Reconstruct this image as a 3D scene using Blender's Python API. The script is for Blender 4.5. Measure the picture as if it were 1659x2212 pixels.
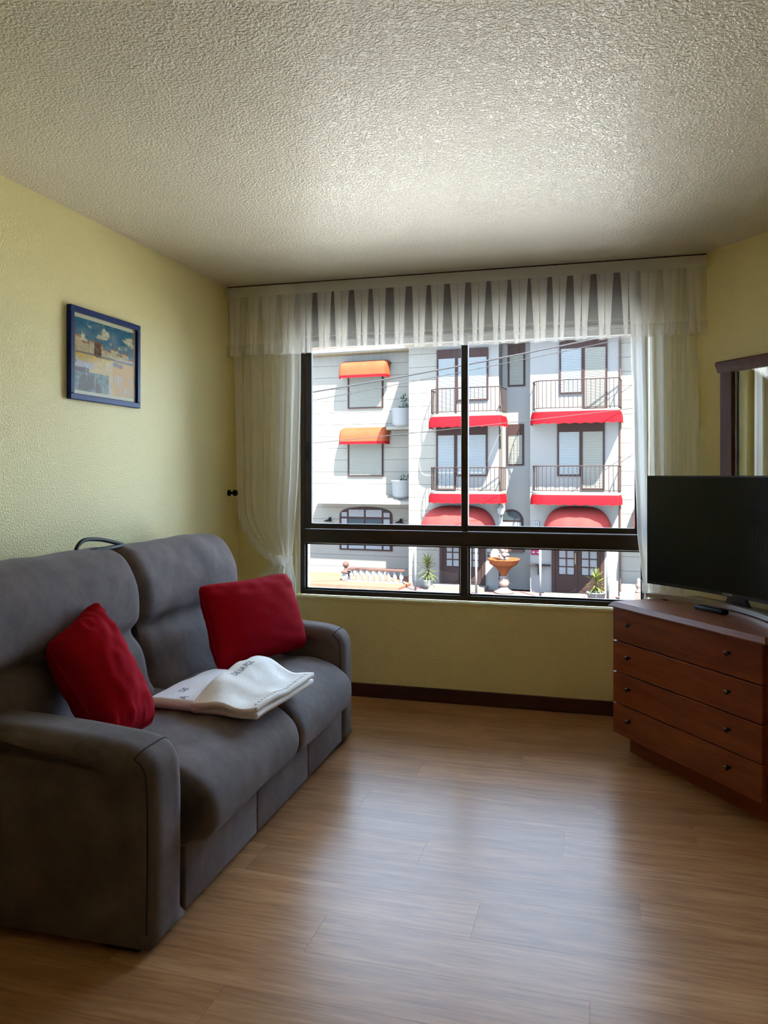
import bpy, bmesh, math, random
from mathutils import Vector, Matrix, noise
random.seed(7)
sc = bpy.context.scene
for o in list(bpy.data.objects): bpy.data.objects.remove(o)

# ---------------------------------------------------------------- camera, sky, sun, exposure
F_PX, CX, HOR = 1716.0, 829.5, 1027.0
cam_d = bpy.data.cameras.new('camera'); cam = bpy.data.objects.new('camera', cam_d)
sc.collection.objects.link(cam); sc.camera = cam
cam.location = (0, 0, 1.34)
cam.rotation_euler = (math.radians(90), 0, math.radians(15.64))
cam_d.sensor_fit = 'VERTICAL'; cam_d.sensor_height = 36.0; cam_d.sensor_width = 27.0
cam_d.lens = F_PX / 2212.0 * 36.0
cam_d.shift_y = -(1106.0 - HOR) / 2212.0
cam_d.clip_start = 0.05; cam_d.clip_end = 500

world = bpy.data.worlds.new('sky'); sc.world = world; world.use_nodes = True
bg = world.node_tree.nodes['Background']
bg.inputs['Color'].default_value = (0.53, 0.71, 1.0, 1)
bg.inputs['Strength'].default_value = 5.4
sun_d = bpy.data.lights.new('sun', 'SUN'); sun = bpy.data.objects.new('sun', sun_d); sc.collection.objects.link(sun)
sun_d.energy = 32.0; sun_d.angle = math.radians(0.6); sun_d.color = (1.0, 0.95, 0.86)
_el = math.radians(57); _to = Vector((0.600*math.cos(_el), -0.800*math.cos(_el), math.sin(_el)))
sun.rotation_euler = _to.to_track_quat('Z', 'Y').to_euler()
sun.location = (8, -20, 30)
sc.view_settings.view_transform = 'Standard'; sc.view_settings.look = 'None'
sc.view_settings.gamma = 1.0; sc.view_settings.use_curve_mapping = False
sc.view_settings.exposure = 1.75
sc.cycles.max_bounces = 16; sc.cycles.diffuse_bounces = 8; sc.cycles.transparent_max_bounces = 24
sc.cycles.caustics_reflective = False; sc.cycles.caustics_refractive = False
sc.cycles.sample_clamp_indirect = 8.0

# ---------------------------------------------------------------- materials
def srgb(r, g, b):
    f = lambda c: (c/255/12.92) if c/255 <= 0.04045 else ((c/255+0.055)/1.055)**2.4
    return (f(r), f(g), f(b), 1)
class NT:
    def __init__(s, name):
        s.m = bpy.data.materials.new(name); s.m.use_nodes = True; s.t = s.m.node_tree
        s.b = s.t.nodes['Principled BSDF']; s.out = s.t.nodes['Material Output']
    def n(s, kind, **kw):
        x = s.t.nodes.new(kind)
        for k, v in kw.items():
            if k in x.inputs: x.inputs[k].default_value = v
            else: setattr(x, k, v)
        return x
    def l(s, a, ao, b, bi): s.t.links.new(a.outputs[ao], b.inputs[bi])
def mat(name, col, rough=0.6, metal=0.0, spec=0.5, var=0.0, vscale=8.0, bump=0.0, bscale=60.0, bdist=0.01, sheen=0.0, coat=0.0, stretch=None, detail=4.0):
    q = NT(name); b = q.b
    b.inputs['Base Color'].default_value = col if len(col) == 4 else (*col, 1)
    b.inputs['Roughness'].default_value = rough; b.inputs['Metallic'].default_value = metal
    b.inputs['Specular IOR Level'].default_value = spec
    b.inputs['Sheen Weight'].default_value = sheen; b.inputs['Coat Weight'].default_value = coat
    tc = q.n('ShaderNodeTexCoord')
    src = (tc, 'Object')
    if stretch:
        mp = q.n('ShaderNodeMapping'); mp.inputs['Scale'].default_value = stretch
        q.l(tc, 'Object', mp, 'Vector'); src = (mp, 'Vector')
    if var > 0:
        nz = q.n('ShaderNodeTexNoise', Scale=vscale, Detail=detail); q.l(src[0], src[1], nz, 'Vector')
        mx = q.n('ShaderNodeMix', data_type='RGBA')
        c = col
        mx.inputs[6].default_value = (max(0, c[0]*(1-var)), max(0, c[1]*(1-var)), max(0, c[2]*(1-var)), 1)
        mx.inputs[7].default_value = (min(1, c[0]*(1+var)), min(1, c[1]*(1+var)), min(1, c[2]*(1+var)), 1)
        q.l(nz, 'Fac', mx, 0); q.l(mx, 2, b, 'Base Color')
    if bump > 0:
        nb = q.n('ShaderNodeTexNoise', Scale=bscale, Detail=2.0); q.l(tc, 'Object', nb, 'Vector')
        bp = q.n('ShaderNodeBump', Strength=bump, Distance=bdist); q.l(nb, 'Fac', bp, 'Height'); q.l(bp, 'Normal', b, 'Normal')
    return q.m
def wood(name, c1, c2, c3, rough=0.4, stretch=(1.2, 14, 14), spec=0.5, perobj=True, scale=1.6, coat=0.0, bump=0.05):
    q = NT(name); b = q.b
    tc = q.n('ShaderNodeTexCoord'); mp = q.n('ShaderNodeMapping'); mp.inputs['Scale'].default_value = stretch
    if perobj:
        oi = q.n('ShaderNodeObjectInfo'); mu = q.n('ShaderNodeMath', operation='MULTIPLY'); mu.inputs[1].default_value = 57.0
        q.l(oi, 'Random', mu, 0); cb = q.n('ShaderNodeCombineXYZ'); q.l(mu, 0, cb, 'X'); q.l(mu, 0, cb, 'Y')
        ad = q.n('ShaderNodeVectorMath', operation='ADD'); q.l(tc, 'Object', ad, 0); q.l(cb, 0, ad, 1); q.l(ad, 0, mp, 'Vector')
    else: q.l(tc, 'Object', mp, 'Vector')
    n1 = q.n('ShaderNodeTexNoise', Scale=scale, Detail=6.0, Distortion=0.8); q.l(mp, 'Vector', n1, 'Vector')
    r = q.n('ShaderNodeValToRGB'); e = r.color_ramp.elements
    e[0].position = 0.3; e[0].color = c1; e[1].position = 0.72; e[1].color = c3
    m = e.new(0.5); m.color = c2
    q.l(n1, 'Fac', r, 'Fac')
    n2 = q.n('ShaderNodeTexNoise', Scale=scale*5, Detail=3.0); q.l(mp, 'Vector', n2, 'Vector')
    mx = q.n('ShaderNodeMix', data_type='RGBA', blend_type='MULTIPLY'); mx.inputs[0].default_value = 0.5
    q.l(r, 'Color', mx, 6)
    r2 = q.n('ShaderNodeValToRGB'); r2.color_ramp.elements[0].position = 0.35; r2.color_ramp.elements[0].color = (0.55, 0.5, 0.45, 1)
    r2.color_ramp.elements[1].position = 0.6; q.l(n2, 'Fac', r2, 'Fac'); q.l(r2, 'Color', mx, 7)
    last = (mx, 2)
    if perobj:
        hs = q.n('ShaderNodeHueSaturation'); mr = q.n('ShaderNodeMapRange'); mr.inputs[3].default_value = 0.9; mr.inputs[4].default_value = 1.08
        q.l(oi, 'Random', mr, 0); q.l(mr, 0, hs, 'Value'); q.l(mx, 2, hs, 'Color'); last = (hs, 'Color')
    q.l(last[0], last[1], b, 'Base Color')
    b.inputs['Roughness'].default_value = rough; b.inputs['Specular IOR Level'].default_value = spec; b.inputs['Coat Weight'].default_value = coat
    bp = q.n('ShaderNodeBump', Strength=bump, Distance=0.002); q.l(n2, 'Fac', bp, 'Height'); q.l(bp, 'Normal', b, 'Normal')
    return q.m
def sheer(name, col, clear):
    q = NT(name); t = q.t
    t.nodes.remove(q.b)
    tr = q.n('ShaderNodeBsdfTransparent'); df = q.n('ShaderNodeBsdfDiffuse'); tl = q.n('ShaderNodeBsdfTranslucent')
    df.inputs['Color'].default_value = col; tl.inputs['Color'].default_value = col
    a = q.n('ShaderNodeMixShader'); a.inputs[0].default_value = 0.5; q.l(df, 0, a, 1); q.l(tl, 0, a, 2)
    m = q.n('ShaderNodeMixShader'); m.inputs[0].default_value = 1-clear; q.l(tr, 0, m, 1); q.l(a, 0, m, 2)
    q.l(m, 0, q.out, 'Surface'); return q.m
def pane_mat(name, refl=1.0, tint=(0.96, 0.98, 0.97, 1)):
    q = NT(name); q.t.nodes.remove(q.b)
    tr = q.n('ShaderNodeBsdfTransparent'); tr.inputs['Color'].default_value = tint
    gl = q.n('ShaderNodeBsdfGlossy'); gl.inputs['Roughness'].default_value = 0.02
    fr = q.n('ShaderNodeFresnel', IOR=1.45); mu = q.n('ShaderNodeMath', operation='MULTIPLY'); mu.inputs[1].default_value = refl; q.l(fr, 0, mu, 0)
    m = q.n('ShaderNodeMixShader'); q.l(mu, 0, m, 0); q.l(tr, 0, m, 1); q.l(gl, 0, m, 2); q.l(m, 0, q.out, 'Surface')
    return q.m
def plaster(name, col, rough, scale, strength, dist, spec=0.5, var=0.04):
    q = NT(name); b = q.b
    b.inputs['Roughness'].default_value = rough; b.inputs['Specular IOR Level'].default_value = spec
    tc = q.n('ShaderNodeTexCoord')
    nz = q.n('ShaderNodeTexNoise', Scale=3.0, Detail=3.0); q.l(tc, 'Object', nz, 'Vector')
    mx = q.n('ShaderNodeMix', data_type='RGBA')
    mx.inputs[6].default_value = (col[0]*(1-var), col[1]*(1-var), col[2]*(1-var), 1); mx.inputs[7].default_value = (min(1, col[0]*(1+var)), min(1, col[1]*(1+var)), min(1, col[2]*(1+var)), 1)
    q.l(nz, 'Fac', mx, 0); q.l(mx, 2, b, 'Base Color')
    nb = q.n('ShaderNodeTexNoise', Scale=scale, Detail=2.0, Roughness=0.45); q.l(tc, 'Object', nb, 'Vector')
    r = q.n('ShaderNodeValToRGB'); r.color_ramp.elements[0].position = 0.38; r.color_ramp.elements[1].position = 0.66; q.l(nb, 'Fac', r, 'Fac')
    bp = q.n('ShaderNodeBump', Strength=strength, Distance=dist); q.l(r, 'Color', bp, 'Height'); q.l(bp, 'Normal', b, 'Normal')
    return q.m

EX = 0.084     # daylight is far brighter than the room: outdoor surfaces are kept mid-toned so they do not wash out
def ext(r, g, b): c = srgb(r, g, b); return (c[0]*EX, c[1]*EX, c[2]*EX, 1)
M = {}
M['wall'] = plaster('wall_paint', srgb(236, 225, 164)[:3], 0.5, 120, 0.42, 0.003, 0.35)
M['ceil'] = plaster('ceiling_stipple', srgb(224, 215, 196)[:3], 0.30, 125, 0.60, 0.0040, 0.28, 0.02)
M['plank'] = wood('laminate_plank', srgb(166, 120, 82), srgb(180, 134, 94), srgb(194, 150, 110), rough=0.29, stretch=(0.9, 11, 11), spec=0.12, scale=1.5)
M['joint'] = mat('floor_underlay', srgb(120, 84, 56), 0.8)
M['base'] = wood('baseboard_wood', srgb(56, 22, 20), srgb(70, 30, 26), srgb(84, 38, 32), 0.45, (1, 20, 20), perobj=False)
M['frame'] = mat('bronze_aluminium', srgb(62, 54, 46), 0.38, 0.3, 0.5, var=0.05, vscale=3)
M['gasket'] = mat('black_gasket', (0.01, 0.01, 0.01), 0.6)
M['pane'] = pane_mat('window_glass', 0.9)
M['box'] = wood('shutter_box_wood', srgb(58, 40, 38), srgb(66, 46, 44), srgb(76, 54, 50), 0.5, (1, 14, 14), perobj=False)
M['sheer'] = sheer('sheer_voile', (0.92, 0.92, 0.90, 1), 0.80)
M['pleat'] = sheer('pleat_voile', (0.92, 0.91, 0.88, 1), 0.42)
M['sheer2'] = sheer('curtain_voile', (0.95, 0.95, 0.92, 1), 0.24)
M['band'] = sheer('valance_heading', (0.86, 0.85, 0.80, 1), 0.12)
M['rail'] = mat('brown_rail', srgb(72, 48, 34), 0.5)
M['iron'] = mat('black_iron', (0.012, 0.012, 0.010), 0.45, 0.6)
def suede(name, c):
    q = NT(name); b = q.b; b.inputs['Roughness'].default_value = 0.85; b.inputs['Specular IOR Level'].default_value = 0.25
    b.inputs['Sheen Weight'].default_value = 0.2; b.inputs['Sheen Roughness'].default_value = 0.45; b.inputs['Sheen Tint'].default_value = (0.8, 0.78, 0.8, 1)
    tc = q.n('ShaderNodeTexCoord')
    n1 = q.n('ShaderNodeTexNoise', Scale=5.0, Detail=8.0, Roughness=0.7); q.l(tc, 'Object', n1, 'Vector')
    r = q.n('ShaderNodeValToRGB'); e = r.color_ramp.elements
    e[0].position = 0.32; e[0].color = (c[0]*0.62, c[1]*0.62, c[2]*0.64, 1); e[1].position = 0.70; e[1].color = (c[0]*1.4, c[1]*1.38, c[2]*1.40, 1)
    q.l(n1, 'Fac', r, 'Fac'); q.l(r, 'Color', b, 'Base Color')
    n2 = q.n('ShaderNodeTexNoise', Scale=260.0, Detail=2.0); q.l(tc, 'Object', n2, 'Vector')
    bp = q.n('ShaderNodeBump', Strength=0.15, Distance=0.002); q.l(n2, 'Fac', bp, 'Height'); q.l(bp, 'Normal', b, 'Normal')
    return q.m
M['suede'] = suede('grey_suede', srgb(100, 90, 87))
M['seam'] = mat('dark_seam', srgb(58, 53, 53), 0.9)
M['foot'] = mat('sofa_foot', (0.008, 0.008, 0.008), 0.6)
M['red'] = mat('red_cushion_cloth', srgb(158, 4, 26), 0.9, spec=0.08, var=0.1, vscale=20, bump=0.25, bscale=180, bdist=0.002, sheen=0.0)
M['towel'] = mat('white_terry', srgb(246, 243, 248), 0.95, spec=0.1, bump=0.6, bscale=240, bdist=0.004)
M['towel2'] = mat('white_terry_cream', srgb(248, 245, 242), 0.95, spec=0.1, bump=0.6, bscale=240, bdist=0.004)
M['ink'] = mat('towel_embroidery', srgb(58, 66, 96), 0.9)
M['cherry'] = wood('cherry_wood', srgb(120, 56, 26), srgb(138, 68, 33), srgb(152, 80, 42), 0.36, (1.0, 9, 9), spec=0.5, scale=1.4)
M['cherrytop'] = wood('cherry_top', srgb(116, 62, 42), srgb(132, 74, 50), srgb(146, 86, 60), 0.30, (1.0, 9, 9), perobj=False, scale=1.4)
M['gap'] = mat('drawer_gap', srgb(30, 12, 6), 0.9)
M['knob'] = mat('pewter_knob', srgb(96, 86, 86), 0.35, 0.9)
M['screen'] = mat('tv_screen', (0.0025, 0.0035, 0.005), 0.16, spec=0.35)
M['bezel'] = mat('tv_bezel', (0.006, 0.006, 0.007), 0.3)
M['silver'] = mat('brushed_silver', srgb(196, 192, 184), 0.42, 1.0)
M['logo'] = mat('logo_silver', srgb(190, 190, 190), 0.4, 0.2)
M['remote'] = mat('remote_plastic', (0.004, 0.004, 0.006), 0.55, spec=0.25)
M['button'] = mat('remote_button', (0.012, 0.012, 0.016), 0.6, spec=0.25)
M['mahog'] = wood('mahogany_frame', srgb(84, 38, 24), srgb(98, 48, 30), srgb(112, 58, 38), 0.32, (12, 12, 1), perobj=False)
M['mirror'] = mat('mirror_glass', (0.9, 0.92, 0.91), 0.01, 1.0)
M['bluefr'] = mat('blue_frame_lacquer', srgb(20, 40, 96), 0.4, var=0.1, spec=0.15)
M['mount'] = mat('picture_mount', srgb(226, 214, 186), 0.8, spec=0.05)
# outdoors
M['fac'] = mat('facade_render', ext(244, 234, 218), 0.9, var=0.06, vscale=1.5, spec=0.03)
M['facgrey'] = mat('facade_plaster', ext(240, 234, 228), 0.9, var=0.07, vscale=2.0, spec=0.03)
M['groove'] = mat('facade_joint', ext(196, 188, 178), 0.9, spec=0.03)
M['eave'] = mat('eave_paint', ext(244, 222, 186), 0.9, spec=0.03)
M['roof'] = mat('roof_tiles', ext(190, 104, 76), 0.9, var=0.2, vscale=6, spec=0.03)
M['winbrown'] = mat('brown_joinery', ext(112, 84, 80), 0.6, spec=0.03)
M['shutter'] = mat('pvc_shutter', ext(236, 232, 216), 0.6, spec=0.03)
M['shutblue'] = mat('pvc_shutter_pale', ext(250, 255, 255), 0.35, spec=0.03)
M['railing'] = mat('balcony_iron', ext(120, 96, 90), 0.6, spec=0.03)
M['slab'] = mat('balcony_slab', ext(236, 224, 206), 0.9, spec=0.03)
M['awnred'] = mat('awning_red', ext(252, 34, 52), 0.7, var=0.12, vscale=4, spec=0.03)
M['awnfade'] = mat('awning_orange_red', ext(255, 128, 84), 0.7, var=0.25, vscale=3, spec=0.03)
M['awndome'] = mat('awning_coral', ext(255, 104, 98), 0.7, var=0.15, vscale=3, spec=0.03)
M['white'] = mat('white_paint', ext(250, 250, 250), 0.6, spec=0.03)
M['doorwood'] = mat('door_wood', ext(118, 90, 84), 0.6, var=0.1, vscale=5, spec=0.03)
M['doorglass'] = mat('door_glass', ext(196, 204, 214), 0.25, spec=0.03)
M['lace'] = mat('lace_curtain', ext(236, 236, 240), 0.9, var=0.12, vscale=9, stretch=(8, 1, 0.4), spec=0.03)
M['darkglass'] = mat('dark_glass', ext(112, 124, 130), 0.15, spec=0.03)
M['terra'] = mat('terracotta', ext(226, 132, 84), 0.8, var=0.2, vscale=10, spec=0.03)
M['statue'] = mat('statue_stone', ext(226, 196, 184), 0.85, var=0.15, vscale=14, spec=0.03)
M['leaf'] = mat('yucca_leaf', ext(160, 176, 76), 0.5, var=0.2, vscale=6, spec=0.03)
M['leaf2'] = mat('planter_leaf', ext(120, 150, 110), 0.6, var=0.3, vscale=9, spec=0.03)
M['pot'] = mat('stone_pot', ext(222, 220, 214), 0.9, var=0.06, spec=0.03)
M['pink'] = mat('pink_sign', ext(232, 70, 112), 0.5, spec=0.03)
M['street'] = mat('street_asphalt', (0.36, 0.35, 0.335), 0.9, var=0.08, vscale=2, spec=0.03)
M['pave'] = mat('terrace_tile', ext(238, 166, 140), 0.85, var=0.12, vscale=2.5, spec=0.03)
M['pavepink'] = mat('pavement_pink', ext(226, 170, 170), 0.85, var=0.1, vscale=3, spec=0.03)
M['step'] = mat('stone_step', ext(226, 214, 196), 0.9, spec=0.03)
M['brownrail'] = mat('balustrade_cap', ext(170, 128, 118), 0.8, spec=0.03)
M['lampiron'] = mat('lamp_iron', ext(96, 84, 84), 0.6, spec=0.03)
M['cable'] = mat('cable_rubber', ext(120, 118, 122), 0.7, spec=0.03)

# ---------------------------------------------------------------- mesh helpers
COL = sc.collection
def tag(o, label=None, cat=None, group=None, kind=None):
    if label: o['label'] = label
    if cat: o['category'] = cat
    if group: o['group'] = group
    if kind: o['kind'] = kind
    return o
def empty(name, loc=(0, 0, 0), rz=0.0, **kw):
    o = bpy.data.objects.new(name, None); COL.objects.link(o); o.location = loc; o.rotation_euler = (0, 0, rz)
    o.empty_display_size = 0.1
    return tag(o, **kw)
def obj(name, me, m, parent=None, smooth=False, loc=None, rot=None):
    if isinstance(me, bmesh.types.BMesh):
        bm = me; me = bpy.data.meshes.new(name); bmesh.ops.recalc_face_normals(bm, faces=bm.faces); bm.to_mesh(me); bm.free()
    o = bpy.data.objects.new(name, me); COL.objects.link(o)
    if m and not me.materials: me.materials.append(M[m] if isinstance(m, str) else m)
    if smooth:
        for p in me.polygons: p.use_smooth = len(p.vertices) <= 4
    o.parent = parent
    if loc: o.location = loc
    if rot: o.rotation_euler = rot
    return o
def clone(o, parent=None, loc=None, rot=None):
    c = o.copy(); COL.objects.link(c); c.parent = parent if parent else o.parent
    if loc is not None: c.location = loc
    if rot is not None: c.rotation_euler = rot
    return c
def B(x0, x1, y0, y1, z0, z1, bev=0.0, seg=2, bm=None):
    own = bmesh.new()
    v = [own.verts.new(p) for p in ((x0,y0,z0),(x1,y0,z0),(x1,y1,z0),(x0,y1,z0),(x0,y0,z1),(x1,y0,z1),(x1,y1,z1),(x0,y1,z1))]
    for f in ((3,2,1,0),(4,5,6,7),(0,1,5,4),(1,2,6,5),(2,3,7,6),(3,0,4,7)): own.faces.new([v[i] for i in f])
    if bev > 0: bmesh.ops.bevel(own, geom=list(own.edges), offset=bev, segments=seg, affect='EDGES', profile=0.5)
    if bm is None: return own
    me = bpy.data.meshes.new('t'); own.to_mesh(me); own.free(); bm.from_mesh(me); bpy.data.meshes.remove(me); return bm
def grid(f, nu, nv, bm=None, closeu=False, closev=False):
    bm = bm or bmesh.new()
    vs = [[bm.verts.new(f(i/nu, j/nv)) for j in range(nv if closev else nv+1)] for i in range(nu if closeu else nu+1)]
    for i in range(nu):
        for j in range(nv):
            a, b = vs[i], vs[(i+1) % len(vs)]
            j2 = (j+1) % len(a)
            bm.faces.new((a[j], b[j], b[j2], a[j2]))
    return bm
def solid(bm, t):
    bmesh.ops.recalc_face_normals(bm, faces=bm.faces)
    bmesh.ops.solidify(bm, geom=list(bm.faces), thickness=t); return bm
def lathe(prof, n=20, bm=None, cx=0, cy=0):
    bm = bm or bmesh.new()
    rings = [[bm.verts.new((cx+r*math.cos(2*math.pi*k/n), cy+r*math.sin(2*math.pi*k/n), z)) for k in range(n)] for r, z in prof]
    for a, b in zip(rings, rings[1:]):
        for k in range(n): bm.faces.new((a[k], a[(k+1) % n], b[(k+1) % n], b[k]))
    bm.faces.new(rings[0][::-1]); bm.faces.new(rings[-1]); return bm
def tube(pts, r, n=8, bm=None, cap=True):
    bm = bm or bmesh.new(); pts = [Vector(p) for p in pts]; rings = []
    up = Vector((0, 0, 1)); prev = None
    for i, p in enumerate(pts):
        d = (pts[min(i+1, len(pts)-1)] - pts[max(i-1, 0)]).normalized()
        if prev is None:
            a = d.cross(up) if abs(d.z) < 0.95 else d.cross(Vector((1, 0, 0)))
        else: a = prev - d*prev.dot(d)
        a.normalize(); prev = a; b = d.cross(a)
        rr = r[i] if isinstance(r, (list, tuple)) else r
        rings.append([bm.verts.new(p + a*rr*math.cos(2*math.pi*k/n) + b*rr*math.sin(2*math.pi*k/n)) for k in range(n)])
    for a, b in zip(rings, rings[1:]):
        for k in range(n): bm.faces.new((a[k], a[(k+1) % n], b[(k+1) % n], b[k]))
    if cap: bm.faces.new(rings[0][::-1]); bm.faces.new(rings[-1])
    return bm
def prism(outline, axis, a0, a1, bm=None):
    """outline: 2D points; axis 'x','y','z' = extrusion axis from a0 to a1"""
    bm = bm or bmesh.new()
    def P(p, a): return {'x': (a, p[0], p[1]), 'y': (p[0], a, p[1]), 'z': (p[0], p[1], a)}[axis]
    A = [bm.verts.new(P(p, a0)) for p in outline]; C = [bm.verts.new(P(p, a1)) for p in outline]
    n = len(outline)
    for i in range(n): bm.faces.new((A[i], A[(i+1) % n], C[(i+1) % n], C[i]))
    bm.faces.new(A[::-1]); bm.faces.new(C); return bm
def smooth_path(pts, n):
    """Catmull-Rom through pts (open), n samples per span"""
    out = []; P = [Vector(p) for p in pts]
    for i in range(len(P)-1):
        p0, p1, p2, p3 = P[max(i-1, 0)], P[i], P[i+1], P[min(i+2, len(P)-1)]
        for k in range(n):
            t = k/n
            out.append(0.5*((2*p1)+(p2-p0)*t+(2*p0-5*p1+4*p2-p3)*t*t+(3*p1-p0-3*p2+p3)*t**3))
    out.append(P[-1]); return out
def loft_y(profile, y0, y1, rr, ny=24, inset=0.05, disp=None):
    """closed xz profile swept along y, its ends rounded off over a length rr"""
    pr = [Vector((p[0], p[1])) for p in profile]; n = len(pr); bm = bmesh.new(); rings = []
    area = sum(pr[i].x*pr[(i+1) % n].y-pr[(i+1) % n].x*pr[i].y for i in range(n)); sg = 1 if area > 0 else -1
    nrm = []
    for i in range(n):
        d = pr[(i+1) % n]-pr[i-1]; nrm.append(Vector((d.y, -d.x)).normalized()*sg)
    ts = []
    for k in range(7): ts.append((1-math.cos(k/6*math.pi/2))*rr)
    L = y1-y0; st = ts + [rr+(L-2*rr)*k/ny for k in range(1, ny)] + [L-t for t in ts[::-1]]
    for s in st:
        e = min(s, L-s); q = 1.0 if e >= rr else math.sqrt(max(0, 1-(1-e/rr)**2))
        ring = []
        for p, nn in zip(pr, nrm):
            w = p - nn*inset*(1-q)
            if p.y < 0.05: w.y = p.y
            v = Vector((w.x, y0+s, w.y))
            if disp: v = v + disp(v, nn)*1.0
            ring.append(bm.verts.new(v))
        rings.append(ring)
    for a, b in zip(rings, rings[1:]):
        for i in range(n): bm.faces.new((a[i], a[(i+1) % n], b[(i+1) % n], b[i]))
    bm.faces.new(rings[0]); bm.faces.new(rings[-1][::-1]); return bm
_TXT = []
def text_mesh(s, size, ext_d=0.0, align='CENTER', shear=0.0):
    c = bpy.data.curves.new('lettering', 'FONT'); c.body = s; c.size = size; c.extrude = ext_d; c.align_x = align; c.align_y = 'CENTER'; c.shear = shear
    o = bpy.data.objects.new('lettering_tmp', c); COL.objects.link(o); bpy.context.view_layer.update()
    me = bpy.data.meshes.new_from_object(o.evaluated_get(bpy.context.evaluated_depsgraph_get()))
    bpy.data.objects.remove(o); bpy.data.curves.remove(c); return me
def nz(x, y=0.0, z=0.0): return noise.noise(Vector((x, y, z)))

# ================================================================ ROOM SHELL
XL, YW, ZC = -2.25, 4.61, 2.50
CORN = Vector((0.387, 4.61)); WD = Vector((0.588, -0.809)); WN = Vector((0.809, 0.588))
RE = CORN + WD*2.1                        # near end of the oblique wall
YB = -2.2                                 # wall behind the camera
T = 0.20
floor = obj('floor', B(XL-T, RE.x+T, YB-T, YW+0.25, -0.30, -0.0012), 'joint'); tag(floor, 'oak-coloured laminate floor of long planks', kind='structure')
pw, plen = 0.193, 1.285
pm = bpy.data.meshes.new('plank'); bmp = B(-plen/2+0.0003, plen/2-0.0003, -pw/2+0.0003, pw/2-0.0003, -0.0011, 0.0); bmp.to_mesh(pm); bmp.free()
pm.materials.append(M['plank'])
row = 0; y = 4.60 - pw/2
offs = [0.0, 0.47, 0.95, 0.22, 0.70, 1.14, 0.36]
while y > YB+0.05:
    x = XL - offs[row % 7]*1.0 + plen/2
    while x - plen/2 < RE.x:
        x0, x1 = max(x-plen/2, XL), min(x+plen/2, RE.x)
        if x1-x0 > 0.04:
            if x1-x0 > plen-0.001: p = obj('plank', pm, None, floor, loc=(x, y, 0))
            else: p = obj('plank', B(-(x1-x0)/2+0.0003, (x1-x0)/2-0.0003, -pw/2+0.0003, pw/2-0.0003, -0.0011, 0.0), 'plank', floor, loc=((x0+x1)/2, y, 0))
        x += plen
    y -= pw; row += 1
ceiling = obj('ceiling', B(XL-T, RE.x+T, YB-T, YW+0.25, ZC, ZC+0.25), 'ceil'); tag(ceiling, 'off-white stippled plaster ceiling', kind='structure')
wl = obj('wall_left', B(XL-T, XL, YB-T, YW+0.25, -0.05, ZC), 'wall'); tag(wl, 'pale yellow-green stippled wall behind the sofa', kind='structure')
wb = obj('wall_back', B(XL-T, RE.x+T, YB-T, YB, -0.05, ZC), 'wall'); tag(wb, 'yellow-green wall behind the viewer', kind='structure')
wr = obj('wall_right', B(RE.x, RE.x+T, YB-T, RE.y, -0.05, ZC), 'wall'); tag(wr, 'yellow-green wall on the right', kind='structure')
e1, e2 = CORN - WD*0.30, RE + WD*0.25
q = [e1, e2, e2+WN*T, e1+WN*T]
wo = obj('wall_oblique', prism([(p.x, p.y) for p in q], 'z', -0.05, ZC), 'wall'); tag(wo, 'yellow-green oblique wall carrying the mirror', kind='structure')
# window wall: opening x0..x1, z0..ceiling (the shutter box fills the top)
WZT = 2.2052
OX0, OX1, OZ0, OZ1 = -1.862, 0.235, 0.585, 2.21
bm = bmesh.new()
B(XL-T, OX0, YW, YW+0.25, -0.05, ZC, bm=bm); B(OX1, CORN.x+0.35, YW, YW+0.25, -0.05, ZC, bm=bm)
B(OX0, OX1, YW, YW+0.25, -0.05, OZ0, bm=bm); B(OX0, OX1, YW+0.06, YW+0.25, WZT, ZC, bm=bm)
ww = obj('wall_window', bm, 'wall'); tag(ww, 'yellow-green wall below and beside the window', kind='structure')
bb = obj('baseboard_window', B(XL, CORN.x-0.01, YW-0.016, YW, 0.0, 0.082, 0.004), 'base'); tag(bb, 'dark red-brown wooden skirting under the window', kind='structure')
bb2 = obj('baseboard_left', B(XL, XL+0.016, YB, YW-0.017, 0.0, 0.082, 0.004), 'base'); tag(bb2, 'dark red-brown wooden skirting along the left wall', kind='structure')
bm = prism([(p.x, p.y) for p in (CORN-WD*0.02, RE, RE-WN*0.016, CORN-WN*0.016-WD*0.02)], 'z', 0.0, 0.082)
bb3 = obj('baseboard_oblique', bm, 'base'); tag(bb3, 'dark red-brown wooden skirting along the oblique wall', kind='structure')

# window_1: bronze aluminium, two sliding sashes above, two fixed lights below
W0, W1, WZ0, WZ1 = -1.850, 0.225, 0.597, 2.205
WY0, WY1 = 4.660, 4.735
TR0, TR1 = 0.918, 1.005
win = empty('window_1', ((W0+W1)/2, WY0, WZ0), label='wide dark bronze sliding window over two low fixed panes', kind='structure')
ox, oy, oz = win.location
def wbx(name, x0, x1, y0, y1, z0, z1, m='frame', bev=0.003, parent=None):
    par = parent or win
    px, py, pz = (ox, oy, oz)
    return obj(name, B(x0-px, x1-px, y0-py, y1-py, z0-pz, z1-pz, bev), m, par)
wbx('window_jamb', W0, W0+0.030, WY0, WY1, WZ0, WZ1); wbx('window_jamb', W1-0.030, W1, WY0, WY1, WZ0, WZ1)
wbx('window_head', W0+0.03, W1-0.03, WY0, WY1, WZ1-0.035, WZ1); wbx('window_bottom_rail', W0+0.03, W1-0.03, WY0, WY1, WZ0, WZ0+0.030)
wbx('window_transom', W0+0.03, W1-0.03, WY0-0.004, WY1, TR0, TR1)
MX = -0.812
wbx('lower_mullion', MX-0.023, MX+0.023, WY0, WY1, WZ0+0.03, TR0)
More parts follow.
